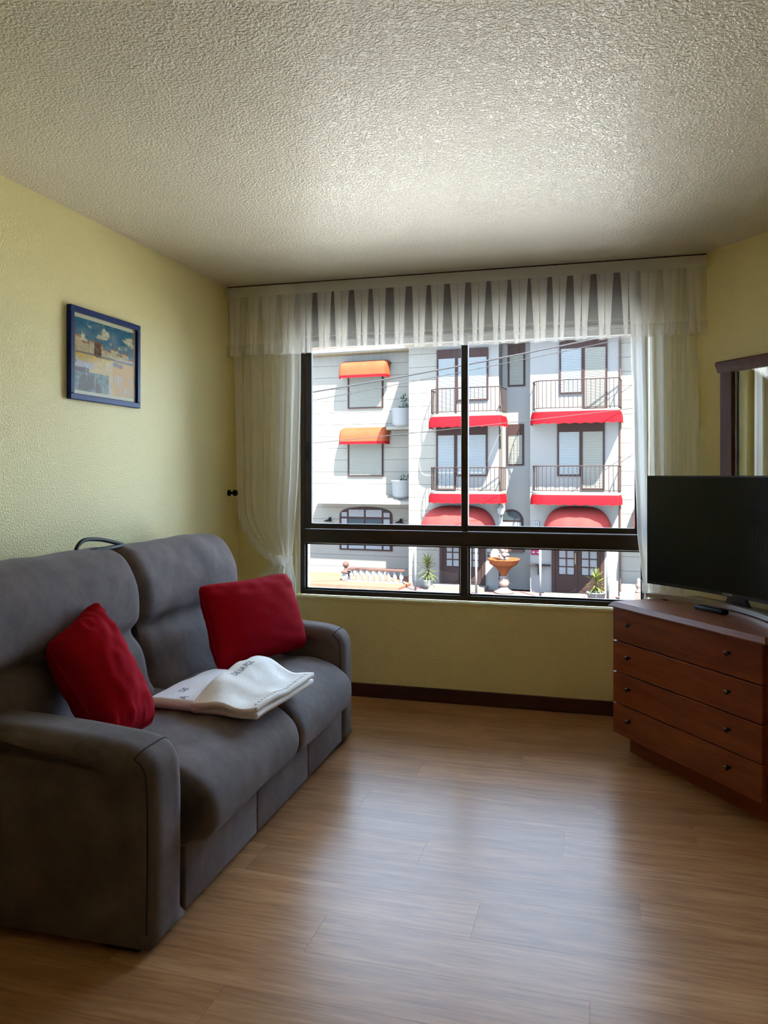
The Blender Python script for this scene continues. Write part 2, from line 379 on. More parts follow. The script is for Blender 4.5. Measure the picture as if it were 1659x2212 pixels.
def sash(x0, x1, y0, y1, z0, z1, s):
    sa = empty('sash', (x0-ox, y0-oy, z0-oz)); sa.parent = win
    def b(n, a0, a1, c0, c1, m='frame', d0=0, d1=None, bev=0.003): return obj(n, B(a0-x0, a1-x0, d0, (y1-y0) if d1 is None else d1, c0-z0, c1-z0, bev), m, sa)
    b('sash_stile', x0, x0+s, z0, z1); b('sash_stile', x1-s, x1, z0, z1); b('sash_rail', x0+s, x1-s, z0, z0+0.034); b('sash_rail', x0+s, x1-s, z1-0.03, z1)
    b('pane', x0+s, x1-s, z0+0.034, z1-0.03, 'pane', (y1-y0)/2-0.002, (y1-y0)/2+0.002, 0.0)
    return sa
s1 = sash(W0+0.032, MX+0.021, WY0+0.006, WY0+0.034, TR1+0.002, WZ1-0.037, 0.040)
s2 = sash(MX-0.021, W1-0.032, WY0+0.038, WY0+0.066, TR1+0.002, WZ1-0.037, 0.040)
obj('sash_lock', B(0.010, 0.030, -0.010, 0.0, 0.42, 0.54, 0.003), 'gasket', s1)
for a, b_ in ((W0+0.03, MX-0.023), (MX+0.023, W1-0.03)):
    wbx('pane', a+0.006, b_-0.006, WY0+0.030, WY0+0.034, WZ0+0.036, TR0-0.006, 'pane', 0)
    fr = bmesh.new()
    for (u0, u1, v0, v1) in ((a, a+0.010, WZ0+0.03, TR0), (b_-0.010, b_, WZ0+0.03, TR0), (a, b_, WZ0+0.03, WZ0+0.040), (a, b_, TR0-0.010, TR0)):
        B(u0-ox, u1-ox, 0.022, 0.044, v0-oz, v1-oz, bm=fr)
    obj('glazing_bead', fr, 'frame', win)
sill = obj('window_sill', B(OX0-0.012, OX1+0.012, YW-0.006, WY0+0.002, OZ0-0.010, OZ0+0.010, 0.004), 'wall'); tag(sill, 'narrow painted ledge under the window frame', kind='structure'); sill.name = 'trim_1'
sbox = obj('shutter_box', B(OX0+0.002, OX1-0.002, YW-0.02, YW+0.055, WZ1+0.004, ZC-0.003, 0.004), 'box'); tag(sbox, 'dark brown roller-shutter box above the window behind the valance', 'shutter box')

# ================================================================ CURTAINS
rail = empty('curtain_rail', (-0.87, 4.46, 2.49), label='thin brown curtain rail along the ceiling above the window', cat='curtain rail')
obj('rail_bar', B(-1.375, 1.345, -0.010, 0.045, -0.004, 0.0095, 0.002), 'rail', rail)
obj('end_bracket', B(1.347, 1.372, -0.014, 0.030, -0.030, 0.0095, 0.003), 'gasket', rail)
# valance: inverted box pleats, three layers deep at each pleat
VX0, VX1, VY = -2.238, 0.505, 4.440
NP = 24; PER = (VX1-VX0)/NP
val = empty('valance', ((VX0+VX1)/2, VY, 2.07), label='pleated sheer white valance across the top of the window', cat='valance')
vcx = (VX0+VX1)/2
prng = random.Random(3)
pj = [(prng.uniform(-0.2, 0.2), prng.uniform(0.2, 1.4), prng.uniform(0.85, 1.2), prng.uniform(-1, 1)) for _ in range(NP+1)]
def val_row(t):
    """t: 0 at the heading, 1 at the hem -> x,y points"""
    pts = []
    for k in range(NP):
        c0 = VX0 + PER*k; cm = c0 + PER*(0.5+pj[k][0]*0.4)
        w = PER*0.30*pj[k][2]*(1-0.25*t); g = 0.0012 + 0.011*pj[k][1]*t**1.6
        sway = 0.004*pj[k][3]*t
        cm += sway
        pts.append((c0 + sway*0.2, -0.004*t))
        pts.append((c0 + (cm-g/2-c0)*0.5, -0.010*t))
        pts.append((cm-g/2-0.002, -0.006-0.010*t)); pts.append((cm-g/2, -0.004-0.008*t))
        pts.append((cm-w, 0.004+0.004*t)); pts.append((cm-w, 0.007+0.006*t)); pts.append((cm, 0.009+0.010*t)); pts.append((cm+w, 0.007+0.006*t)); pts.append((cm+w, 0.004+0.004*t))
        pts.append((cm+g/2, -0.004-0.008*t)); pts.append((cm+g/2+0.002, -0.006-0.010*t))
    pts.append((VX1, 0)); return pts
bm = bmesh.new(); rows = []
ZT, ZH = 2.487, 2.066
for j in range(13):
    t = max(0, (j-1))/11 if j > 0 else 0
    z = ZT - (ZT-ZH)*(j/12)
    r = []
    for i, (x, yy) in enumerate(val_row(j/12)):
        k = i/len(val_row(0)) if False else 0
        zz = z + 0.012*(x-VX0)/(VX1-VX0)*(j/12) + (0.005*math.sin(x*54) if j == 12 else 0)
        r.append(bm.verts.new((x-vcx, yy, zz-2.07)))
    rows.append(r)
for a, b_ in zip(rows, rows[1:]):
    for i in range(len(a)-1): bm.faces.new((a[i], a[i+1], b_[i+1], b_[i]))
obj('valance_skirt', bm, 'sheer', val, True)
bm = grid(lambda u, v: (VX0-vcx+(VX1-VX0)*u, -0.012+0.0015*math.sin(u*300), (ZT-2.07)-0.062*v), 160, 3)
obj('valance_heading', bm, 'band', val, True)
bm = grid(lambda u, v: (VX0-vcx+(VX1-VX0)*u, -0.024+0.0015*math.sin(u*300), (ZH-2.07)+0.066+0.012*u-0.066*v), 160, 2)
obj('valance_hem', bm, 'sheer', val, True)
for k in range(NP):
    cm = VX0-vcx+PER*(k+0.5+pj[k][0]*0.4); wt, wb_ = 0.041*pj[k][2], 0.026*pj[k][2]; gp = 0.003+0.010*pj[k][1]; sw = 0.006*pj[k][3]
    bm = bmesh.new()
    for sg_ in (-1, 1):
        def pf(u, v):
            w_ = wt+(wb_-wt)*v**0.8; g_ = 0.0006+gp/2*v**2
            return (cm+sw*v+sg_*(g_+(w_-g_)*u), -0.0125-0.010*v-0.004*math.sin(u*math.pi), (ZT-0.062-2.07)-(ZT-0.062-ZH-0.003)*v+0.012*k/NP*v)
        grid(pf, 3, 8, bm)
    obj('pleat', bm, 'pleat', val, True)

def catm(pts, z):
    """piecewise-linear smooth lookup of x(z), pts sorted by z descending"""
    for (z0, a), (z1, b_) in zip(pts, pts[1:]):
        if z0 >= z >= z1:
            t = (z0-z)/(z0-z1); t = t*t*(3-2*t)*0.5+t*0.5; return a+(b_-a)*t
    return pts[-1][1] if z < pts[-1][0] else pts[0][1]
def curtain(name, le, ri, ybase, waves, amp, z0, z1, label, seed, yoff=None):
    cx, cz = (le[0][1]+ri[0][1])/2, z1
    c = empty(name, (cx, ybase, z1), label=label, cat='curtain')
    R = random.Random(seed); ph = [R.uniform(0, 6.28) for _ in range(6)]
    def f(u, v):
        z = z0-(z0-z1)*v; a, b_ = catm(le, z), catm(ri, z); w = b_-a
        uu = u + 0.018*math.sin(2*math.pi*u*waves*0.37+ph[0])
        x = a + w*u
        k = amp(z)
        yy = k*(math.sin(2*math.pi*uu*waves+ph[1]+0.5*math.sin(v*3+ph[2])) + 0.45*math.sin(2*math.pi*uu*waves*2.3+ph[3]+v*1.2)+0.3*math.sin(2*math.pi*uu*waves*0.5+ph[4]))
        x += 0.35*k*math.cos(2*math.pi*uu*waves+ph[1])
        return (x-cx, yy+(yoff(z, u) if yoff else 0), z-z1)
    obj('curtain_cloth', grid(f, int(waves*14), 60), 'sheer2', c, True)
    return c
cl = curtain('curtain', [(2.45, -2.232), (1.23, -2.200), (1.10, -2.188), (1.0, -2.145), (0.90, -2.06), (0.84, -1.995), (0.80, -1.985), (0.72, -2.07), (0.60, -2.14), (0.05, -2.18)],
        [(2.45, -1.795), (1.9, -1.800), (1.4, -1.815), (1.0, -1.842), (0.815, -1.858), (0.70, -1.835), (0.05, -1.80)], 4.525, 6.5,
        lambda z: 0.020 if z > 1.2 else (0.020-0.008*min(1, (1.2-z)/0.4) if z > 0.8 else 0.016), 2.45, 0.03,
        'sheer white curtain tied back on the left side of the window', 5)
cr = curtain('curtain', [(2.45, 0.128), (2.07, 0.133), (1.53, 0.150), (1.03, 0.166), (0.80, 0.190), (0.715, 0.205), (0.60, 0.190), (0.05, 0.16)],
        [(2.45, 0.498), (1.33, 0.468), (0.95, 0.44), (0.72, 0.36), (0.60, 0.37), (0.05, 0.42)], 4.50, 6.0,
        lambda z: 0.021 if z > 1.2 else 0.017, 2.45, 0.03,
        'sheer white curtain on the right of the window behind the television', 9,
        yoff=lambda z, u: 0.02-0.12*max(0.0, min(1.0, (u-0.45)/0.55))*max(0.0, min(1.0, (2.0-z)/0.7)))
# ruffled tie bands and hooks
def tieband(curt, path, w, name='tieback'):
    c = curt.location; sp = smooth_path(path, 10); n = len(sp)
    def f(u, v):
        i = u*(n-1); k = int(min(i, n-2)); p = sp[k].lerp(sp[k+1], i-k)
        ruf = 0.010*math.sin(u*60+v*2)*abs(v-0.5)*2
        return (p.x-c.x, p.y-c.y+ruf-0.008*math.sin(v*math.pi), p.z-c.z+w*(v-0.5)+0.006*math.sin(u*43))
    return obj(name, grid(f, 90, 5), 'sheer2', curt, True)
tieband(cl, [(-2.195, 4.475, 1.185), (-2.182, 4.478, 1.10), (-2.130, 4.475, 1.00), (-2.05, 4.470, 0.905), (-1.96, 4.468, 0.840), (-1.865, 4.478, 0.815), (-1.840, 4.52, 0.815)], 0.062)
tieband(cr, [(0.185, 4.54, 0.74), (0.200, 4.455, 0.735), (0.26, 4.44, 0.73), (0.36, 4.37, 0.74), (0.44, 4.34, 0.80)], 0.06)
hk = empty('tieback_hook', (XL, 4.472, 1.232), label='small black iron tieback knob on the left wall beside the curtain', cat='hook')
bm = tube([(0.0, 0, 0), (0.008, 0, 0)], 0.020, 14); obj('hook_plate', bm, 'iron', hk, True)
bm = tube([(0.006, 0, 0), (0.03, 0, 0)], [0.007, 0.007], 10); obj('hook_stem', bm, 'iron', hk, True)
bm = tube([(0.028, 0, 0), (0.033, 0, 0), (0.045, 0, 0), (0.056, 0, 0), (0.062, 0, 0)], [0.006, 0.016, 0.021, 0.015, 0.004], 14); obj('hook_knob', bm, 'iron', hk, True)
bm = tube([(0.020, 0, -0.004), (0.030, 0.012, -0.022), (0.045, 0.010, -0.040), (0.052, 0.004, -0.052)], 0.003, 6); obj('tie_cord', bm, 'sheer2', hk, True)

# ================================================================ SOFA
sofa = empty('sofa', (-1.74, 2.91, 0), math.radians(1.2), label='grey suede two-seat sofa against the left wall', cat='sofa')
def fabric(v, n, a=0.006, s=3.0):
    k = a*nz(v.x*s, v.y*s, v.z*s)+a*0.5*nz(v.x*s*3+9, v.y*s*3, v.z*s*3)
    return Vector((n.x*k, 0, n.y*k))
# seat (two halves joined by a seam)
seat_pr = [(p.x, p.y) for p in smooth_path([(-0.16, 0.22, 0), (-0.16, 0.44, 0), (0.10, 0.452, 0), (0.34, 0.452, 0), (0.46, 0.430, 0), (0.545, 0.375, 0), (0.572, 0.305, 0), (0.556, 0.235, 0), (0.50, 0.205, 0), (0.3, 0.205, 0)], 5)]
for (a, b_, wr) in ((-0.735, 0.038, 0), (0.042, 0.765, 1)):
    def dsp(v, n):
        w = fabric(v, n, 0.006)
        if v.z > 0.40: w += Vector((0, 0, 0.004*math.sin(v.x*42+3*nz(v.x*4, v.y*4))*max(0, 1-abs(v.x-0.25)/0.35)))
        return w
    obj('seat_cushion', loft_y(seat_pr, a, b_, 0.045, 40, 0.030, dsp), 'suede', sofa, True)
# front panels and base
obj('base_frame', B(-0.42, 0.44, -0.93, 0.93, 0.03, 0.23, 0.01), 'suede', sofa)
for a, b_ in ((-0.772, -0.235), (-0.232, 0.312), (0.315, 0.798)):
    obj('front_panel', B(0.42, 0.500, a, b_, 0.026, 0.222, 0.007, 3), 'suede', sofa, True)
for sx in (-0.38, 0.40):
    for sy in (-0.86, 0.86): obj('foot', B(sx-0.05, sx+0.06, sy-0.10, sy+0.09, 0.0, 0.030, 0.004), 'foot', sofa)
# arms: side panel profile in xz, swept over the arm's width
arm_pr = [(p.x, p.y) for p in smooth_path([(-0.40, 0.026, 0), (-0.405, 0.30, 0), (-0.40, 0.585, 0), (-0.36, 0.612, 0), (0.0, 0.606, 0), (0.32, 0.586, 0), (0.44, 0.568, 0), (0.492, 0.528, 0), (0.506, 0.45, 0), (0.508, 0.25, 0), (0.504, 0.026, 0)], 5)]
for a, b_ in ((-0.980, -0.775), (0.800, 0.985)):
    arm = obj('arm', loft_y(arm_pr, a, b_, 0.062, 10, 0.055, lambda v, n: fabric(v, n, 0.003)), 'suede', sofa, True)
    n_ = len(arm_pr); kc = min(range(n_), key=lambda k: math.dist(arm_pr[k], (0.455, 0.560)))
    def onarm(k, y):
        p, d = arm_pr[k], (arm_pr[(k+1) % n_][0]-arm_pr[k-1][0], arm_pr[(k+1) % n_][1]-arm_pr[k-1][1]); L = math.hypot(*d)
        e = min(y-a, b_-y); q_ = 1.0 if e >= 0.062 else math.sqrt(max(0, 1-(1-e/0.062)**2)); ins = 0.055*(1-q_)-0.0005
        return (p[0]+d[1]/L*ins, y, p[1]-d[0]/L*ins)
    e0 = 0.014
    pts = [onarm(k, a+e0) for k in range(n_-2, kc, -1)] + [onarm(kc, a+e0+(b_-a-2*e0)*t/14) for t in range(15)] + [onarm(k, b_-e0) for k in range(kc+1, n_-1)]
    obj('piping', tube(pts, 0.0028, 6), 'seam', arm, True)
# backrests
bk_pr = [(p.x, p.y) for p in smooth_path([(-0.41, 0.24, 0), (-0.04, 0.40, 0), (-0.062, 0.52, 0), (-0.090, 0.63, 0), (-0.142, 0.700, 0), (-0.104, 0.760, 0), (-0.110, 0.88, 0), (-0.160, 0.985, 0), (-0.225, 1.030, 0), (-0.32, 1.035, 0), (-0.40, 0.985, 0), (-0.42, 0.80, 0)], 6)]
for a, b_ in ((-0.955, -0.003), (0.003, 0.945)):
    def dsp(v, n):
        w = fabric(v, n, 0.010, 2.2)
        return w
    obj('backrest', loft_y(bk_pr, a, b_, 0.075, 30, 0.062, dsp), 'suede', sofa, True)
# dark strap loop on top of the backrest
sp = smooth_path([(-0.27, -0.20, 1.018), (-0.285, -0.205, 1.045), (-0.29, -0.15, 1.078), (-0.285, -0.05, 1.074), (-0.27, 0.05, 1.052), (-0.262, 0.085, 1.040), (-0.25, 0.045, 1.040), (-0.235, -0.05, 1.040), (-0.245, -0.14, 1.040), (-0.262, -0.19, 1.030)], 8)
obj('strap', tube([tuple(p) for p in sp], 0.0085, 8), 'foot', sofa, True)

# ================================================================ CUSHIONS
def pillow(name, w, h, t, corners, label, seed, mat_='red', wr=1.0, bulge=0.0):
    """corners: TL, TR, BR, BL in world space; a stuffed cushion spans them"""
    TL, TR, BR, BL = [Vector(c) for c in corners]; cen = (TL+TR+BR+BL)/4
    p = empty(name, (cen.x, cen.y, min(BL.z, BR.z)), label=label, cat='cushion', group='red cushions on the sofa')
    nrm = ((TR-TL)+(BR-BL)).cross((TL-BL)+(TR-BR)).normalized()
    if nrm.dot(Vector((1, -1, 0.2))) < 0: nrm = -nrm
    R = random.Random(seed); s0 = R.uniform(0, 50)
    bm = bmesh.new(); n = 34
    for side in (1, -1):
        def f(u, v):
            a, b_ = u*2-1, v*2-1
            # cluster samples to the border
            a = math.sin(a*math.pi/2); b_ = math.sin(b_*math.pi/2)
            cf = 1-0.075*abs(a*b_)**5; ia = a*cf*(1-0.075*(1-b_*b_)*abs(a)**2); ib = b_*cf*(1-0.075*(1-a*a)*abs(b_)**2)
            uu, vv = (ia+1)/2, (ib+1)/2
            P = (BL*(1-uu)+BR*uu)*(1-vv)+(TL*(1-uu)+TR*uu)*vv
            e = max(0.0, (1-a*a)*(1-b_*b_)); th = t/2*e**0.36
            ed = 1-min(1, e**0.3)
            edge_ = max(abs(a), abs(b_)); tt = (b_ if abs(a) > abs(b_) else a)
            wr_ = wr*0.007*nz(a*3.2+s0, b_*5, side) + wr*0.011*max(0, (edge_-0.55)/0.45)*nz(tt*7+s0, edge_*1.5, side*3+(2 if abs(a) > abs(b_) else 0))*min(1, e*9)
            return P + nrm*(side*(th) + wr_*(1 if e > 0 else 0)) - p.location
        grid(f, n, n, bm)
    bmesh.ops.remove_doubles(bm, verts=bm.verts, dist=0.0008)
    cov = obj('cushion_cover', bm, mat_, p, True)
    def bd(k):
        s = k*4
        a, b_ = ((s*2-1, 1), (1, 1-(s-1)*2), (1-(s-2)*2, -1), (-1, (s-3)*2-1))[min(3, int(s))]
        cf = 1-0.075*abs(a*b_)**5; ia = a*cf*(1-0.075*(1-b_*b_)*abs(a)**2); ib = b_*cf*(1-0.075*(1-a*a)*abs(b_)**2)
        uu, vv = (ia+1)/2, (ib+1)/2
        return (BL*(1-uu)+BR*uu)*(1-vv)+(TL*(1-uu)+TR*uu)*vv - p.location
    obj('seam_piping', tube([bd(k/80) for k in range(80)]+[bd(0)], 0.0045, 6), mat_, cov, True)
    return p
pillow('cushion', 0.55, 0.38, 0.20, [(-1.790, 3.235, 0.842), (-1.555, 3.74, 0.855), (-1.430, 3.705, 0.485), (-1.640, 3.150, 0.470)], 'red cushion leaning against the far arm of the sofa', 4)
pillow('cushion', 0.48, 0.48, 0.24, [(-1.83, 2.27, 0.765), (-1.825, 2.525, 0.88), (-1.51, 2.45, 0.475), (-1.50, 2.17, 0.47)], 'red cushion slumped behind the near arm of the sofa', 8, wr=1.6)

# ================================================================ TOWELS
def towel(name, cx, cy, rz, lx, ly, hf, label, layers, mname, lettering):
    """a folded towel: stacked layers joined along one folded side; hf(x,y) = height of its top above the seat"""
    t = empty(name, (cx, cy, 0.457), rz, label=label, cat='towel', group='folded towels on the sofa')
    nl = layers
    bm = bmesh.new(); nx, ny = 30, 36
    # cross-section in (x,z): a serpentine closed outline, front fold at y=-ly/2 round, far side open
    def f(u, v):
        ang = v*2*math.pi
        cxx, szz = math.cos(ang), math.sin(ang)
        e = 0.22
        px = math.copysign(abs(cxx)**0.55, cxx); pz = math.copysign(abs(szz)**0.55, szz)
        yv = -ly/2+ly*u; xv = px*lx/2
        endr = min(1.0, math.sqrt(max(0.0, 1-(1-min(1, min(u, 1-u)/0.06))**2))+0.25)
        top = hf(xv, yv)
        z = top*(0.5+0.5*pz*endr)
        if pz < -0.2: z = max(0.002, top*(0.5+0.5*pz*endr))
        return (xv*(0.985+0.015*endr)+0.006*nz(yv*9, 1, 0), yv+0.008*nz(xv*10, 3, 0), z)
    grid(f, ny, 44, bm, closev=True)
    # end caps
    bm.verts.ensure_lookup_table()
    bm.faces.new([bm.verts[i] for i in range(44)][::-1]); bm.faces.new([bm.verts[ny*44+i] for i in range(44)])
    bmesh.ops.triangulate(bm, faces=[f_ for f_ in bm.faces if len(f_.verts) > 4])
    body = obj('towel_fold', bm, mname, t, True)
    for (s, size, x, y, rot, sh) in lettering:
        me = text_mesh(s, size); ca, sa = math.cos(rot), math.sin(rot)
        for v in me.vertices:
            a, b_ = v.co.x*ca-v.co.y*sa+x, v.co.x*sa+v.co.y*ca+y
            v.co = (a, b_, hf(a, b_)+0.0016)
        obj('embroidery', me, 'ink', t)
    return t, body
def h1(x, y): return 0.048 + 0.008*math.sin(y*9+1)+0.004*nz(x*8, y*8, 1)
t1, tb1 = towel('towel', -1.545, 2.885, math.radians(-4), 0.255, 0.47, h1, 'folded white towel lying underneath, nearer the backrest', 3, 'towel', [('A', 0.046, 0.02, -0.195, math.radians(90), 0), ('DE', 0.036, -0.03, -0.12, math.radians(90), 0)])
def sstep(a, b_, x): t = max(0.0, min(1.0, (x-a)/(b_-a))); return t*t*(3-2*t)
def base2(x, y): return 0.052*(1-sstep(-0.06, 0.06, x))*sstep(-0.30, -0.08, y) + 0.026*math.exp(-((x+0.10)**2/0.004+(y-0.13)**2/0.012))
def rip2(x, y): return 0.0055*math.sin(x*34+y*16+2*nz(x*6, y*6, 2))+0.008*nz(x*9, y*9, 4)
t2 = empty('towel', (-1.335, 2.89, 0.460), math.radians(-2), label='folded cream-edged towel lying on top, nearer the front of the seat', cat='towel', group='folded towels on the sofa')
LX2, LY2, TH2 = 0.275, 0.52, 0.009
cen = [(LX2/2-0.004-k*(LX2-0.03)/14, TH2+0.001, 0.0) for k in range(15)]
cen += [(-LX2/2+0.026-0.015*math.sin(math.pi*k/8), TH2+0.001+0.0125*(1-math.cos(math.pi*k/8)), k/8) for k in range(1, 8)]
cen += [(-LX2/2+0.026+k*(LX2-0.026)/16, TH2+0.026, 1.0) for k in range(17)]
outl = []
for sgn in (1, -1):
    rng = range(len(cen)) if sgn > 0 else range(len(cen)-1, -1, -1)
    for k in rng:
        p, q_ = cen[max(0, k-1)], cen[min(len(cen)-1, k+1)]; dx, dz = q_[0]-p[0], q_[1]-p[1]; L = math.hypot(dx, dz)
        outl.append((cen[k][0]+sgn*dz/L*TH2, cen[k][1]-sgn*dx/L*TH2, cen[k][2]))
bm = bmesh.new(); rings = []
for j in range(41):
    y = -LY2/2+LY2*j/40; ring = []
    for (x, z, lay) in outl:
        x2 = x*(1+0.02*math.sin(y*8))+0.004*nz(y*9, lay, 5)
        ring.append(bm.verts.new((x2, y+0.05*x+0.006*nz(x*9, lay*2, 6)-0.012*lay, z+base2(x, y)+rip2(x, y)*(0.2+0.8*lay))))
    rings.append(ring)
for a, b_ in zip(rings, rings[1:]):
    for k in range(len(outl)): bm.faces.new((a[k], a[(k+1) % len(outl)], b_[(k+1) % len(outl)], b_[k]))
for rg in (rings[0], rings[-1]): 
    h_ = len(cen)
    for k in range(h_-1): bm.faces.new((rg[k], rg[k+1], rg[2*h_-2-k], rg[2*h_-1-k]))
tb2 = obj('towel_fold', bm, 'towel2', t2, True)
def top2(x, y): return 2*TH2+0.0265+base2(x, y-0.05*x)+rip2(x, y-0.05*x)
me = text_mesh('DE LA POL', 0.034)
from mathutils.bvhtree import BVHTree
bv = BVHTree.FromPolygons([v.co[:] for v in tb2.data.vertices], [p.vertices[:] for p in tb2.data.polygons])
def drop2(a, b_):
    h = bv.ray_cast(Vector((a, b_, 0.5)), Vector((0, 0, -1))); return h[0].z if h[0] else top2(a, b_)
for v in me.vertices:
    a, b_ = -v.co.y-0.075, v.co.x+0.035; v.co = (a, b_, drop2(a, b_)+0.0022)
obj('embroidery', me, 'ink', t2)
st = bmesh.new()
for k in range(19):
    y = -0.22+0.45*k/18; B(0.108, 0.124, y-0.004, y+0.004, drop2(0.112, y)-0.002, drop2(0.112, y)+0.0022, bm=st)
so = obj('edge_stitching', st, 'towel', t2); tag(so, kind='stuff')

# ================================================================ DRESSER (stands parallel to the oblique wall)
DA = math.atan2(WD.y, WD.x)
dr = empty('chest_of_drawers', (0.03, 3.985, 0), DA, label='cherry wood chest of four drawers under the television', cat='chest of drawers')
DL, DD, DH = 0.925, 0.50, 0.735
obj('carcass', B(0.0, DL, 0.020, DD, 0.105, DH-0.026, 0.002), 'cherry', dr)
obj('plinth', B(0.012, DL-0.02, 0.090, DD-0.02, 0.0, 0.105), 'cherry', dr)
# bevelled top
bm = B(-0.012, DL+0.014, -0.020, DD+0.005, DH-0.026, DH)
ed = [e for e in bm.edges if all(abs(v.co.z-DH) < 1e-6 for v in e.verts) and not all(v.co.y > DD for v in e.verts)]
bmesh.ops.bevel(bm, geom=ed, offset=0.020, segments=1, affect='EDGES')
obj('top', bm, 'cherrytop', dr)
zs = [0.105, 0.2535, 0.402, 0.5505, 0.706]
for k in range(4):
    d = obj('drawer', B(0.004, DL-0.018, -0.002, 0.020, zs[k]+0.0025, zs[k+1]-0.0025, 0.0025), 'cherry', dr)
    for xk in (0.132, DL-0.178):
        zc = (zs[k]+zs[k+1])/2+0.012
        bm = bmesh.new(); tube([(xk, 0.0, zc), (xk, -0.012, zc), (xk, -0.016, zc), (xk, -0.024, zc), (xk, -0.028, zc)], [0.0055, 0.0050, 0.0095, 0.0105, 0.006], 14, bm)
        obj('knob', bm, 'knob', d, True)

# ================================================================ TELEVISION
tv = empty('television', (0.03 + WD.x*0.42 + WN.x*0.30, 3.985 + WD.y*0.42 + WN.y*0.30, DH), DA, label='black curved flat-screen television standing on the chest of drawers', cat='television')
TW, SAG = 0.962, 0.050
Rc = (TW/2)**2/(2*SAG)
def tvy(x): return -(x*x)/(2*Rc)           # local y, screen side is -y; ends come forward
def slab(x0, x1, z0, z1, y0, y1, n=40):
    bm = bmesh.new()
    def f(u, v):
        x = x0+(x1-x0)*u; k = v*4
        cs = [(y0, z0), (y0, z1), (y1, z1), (y1, z0)]
        i = int(k) % 4; return (x, tvy(x)+cs[i][0], cs[i][1])
    grid(f, n, 4, bm, closev=True); bm.verts.ensure_lookup_table()
    bm.faces.new([bm.verts[i] for i in range(4)]); bm.faces.new([bm.verts[n*4+i] for i in range(4)][::-1]); return bm
TZ0, TZ1 = 0.066, 0.604
obj('tv_case', slab(-TW/2, TW/2, TZ0, TZ1, 0.0, 0.026), 'bezel', tv)
obj('screen', slab(-TW/2+0.008, TW/2-0.008, TZ0+0.016, TZ1-0.008, -0.0015, 0.002), 'screen', tv)
obj('rear_cover', B(-0.30, 0.30, 0.022, 0.060, TZ0+0.02, TZ1-0.14, 0.012), 'bezel', tv)
me = text_mesh('SAMSUNG', 0.0125, 0.0004); lo = obj('logo', me, 'logo', tv, loc=(0.0, -0.0012, TZ0+0.008), rot=(math.radians(90), 0, 0))
obj('stand_neck', prism([(-0.075, 0.008), (0.085, 0.008), (0.055, 0.045), (0.045, 0.12), (-0.045, 0.12), (-0.055, 0.045)], 'y', 0.048, 0.066), 'bezel', tv)
obj('stand_foot', B(-0.10, 0.22, 0.052, 0.13, 0.0, 0.010, 0.004), 'bezel', tv)
bm = bmesh.new()
def sb(u, v):
    x = -0.44+0.80*u; xx = (x+0.04)/0.40; y = 0.055 - 0.115*abs(xx)**1.7
    cs = [(-0.010, 0.004), (-0.013, 0.026), (0.008, 0.028), (0.010, 0.004)]
    k = int(round(v*4)) % 4; return (x, y+cs[k][0]-0.02, cs[k][1])
grid(sb, 48, 4, bm, closev=True); bm.verts.ensure_lookup_table(); bm.faces.new([bm.verts[i] for i in range(4)]); bm.faces.new([bm.verts[48*4+i] for i in range(4)][::-1])
bar = obj('stand_bar', bm, 'silver', tv)
for xx in (-0.36, 0.28, -0.03): obj('rubber_foot', B(xx-0.02, xx+0.02, 0.035-0.115*abs((xx+0.04)/0.40)**1.7-0.008, 0.035-0.115*abs((xx+0.04)/0.40)**1.7+0.008, 0.0, 0.005), 'bezel', bar)
# remote control
rc = empty('remote_control', (0.448, 3.790, DH), math.radians(-55), label='black remote control lying on the chest in front of the television', cat='remote control')
obj('remote_body', B(-0.088, 0.088, -0.020, 0.020, 0.0, 0.019, 0.007, 4), 'remote', rc, True)
for i in range(7):
    for j in range(3): obj('button', B(-0.066+i*0.019-0.005, -0.066+i*0.019+0.005, -0.011+j*0.011-0.003, -0.011+j*0.011+0.003, 0.0185, 0.0205, 0.0008, 1), 'button', rc)

# ================================================================ WALL MIRROR
mo = CORN + WD*0.325
mi = empty('wall_mirror', (mo.x-WN.x*0.002, mo.y-WN.y*0.002, 0.952), DA, label='tall mirror in a dark wooden frame on the oblique wall', cat='mirror')
MWd, MHt = 0.80, 0.925
obj('frame_stile', B(0.0, 0.078, -0.030, 0.0, 0.0, MHt, 0.004), 'mahog', mi); obj('frame_stile', B(MWd-0.078, MWd, -0.030, 0.0, 0.0, MHt, 0.004), 'mahog', mi)
obj('frame_rail', B(0.062, MWd-0.062, -0.030, 0.0, 0.0, 0.06, 0.004), 'mahog', mi)
obj('frame_cornice', prism([(0.0, 0.905), (-0.032, 0.905), (-0.036, 0.915), (-0.042, 0.928), (-0.050, 0.940), (-0.050, 0.955), (-0.044, 0.962), (0.0, 0.962)], 'x', -0.012, MWd+0.012), 'mahog', mi)
obj('mirror_glass', B(0.058, MWd-0.058, -0.016, -0.010, 0.055, MHt), 'mirror', mi)

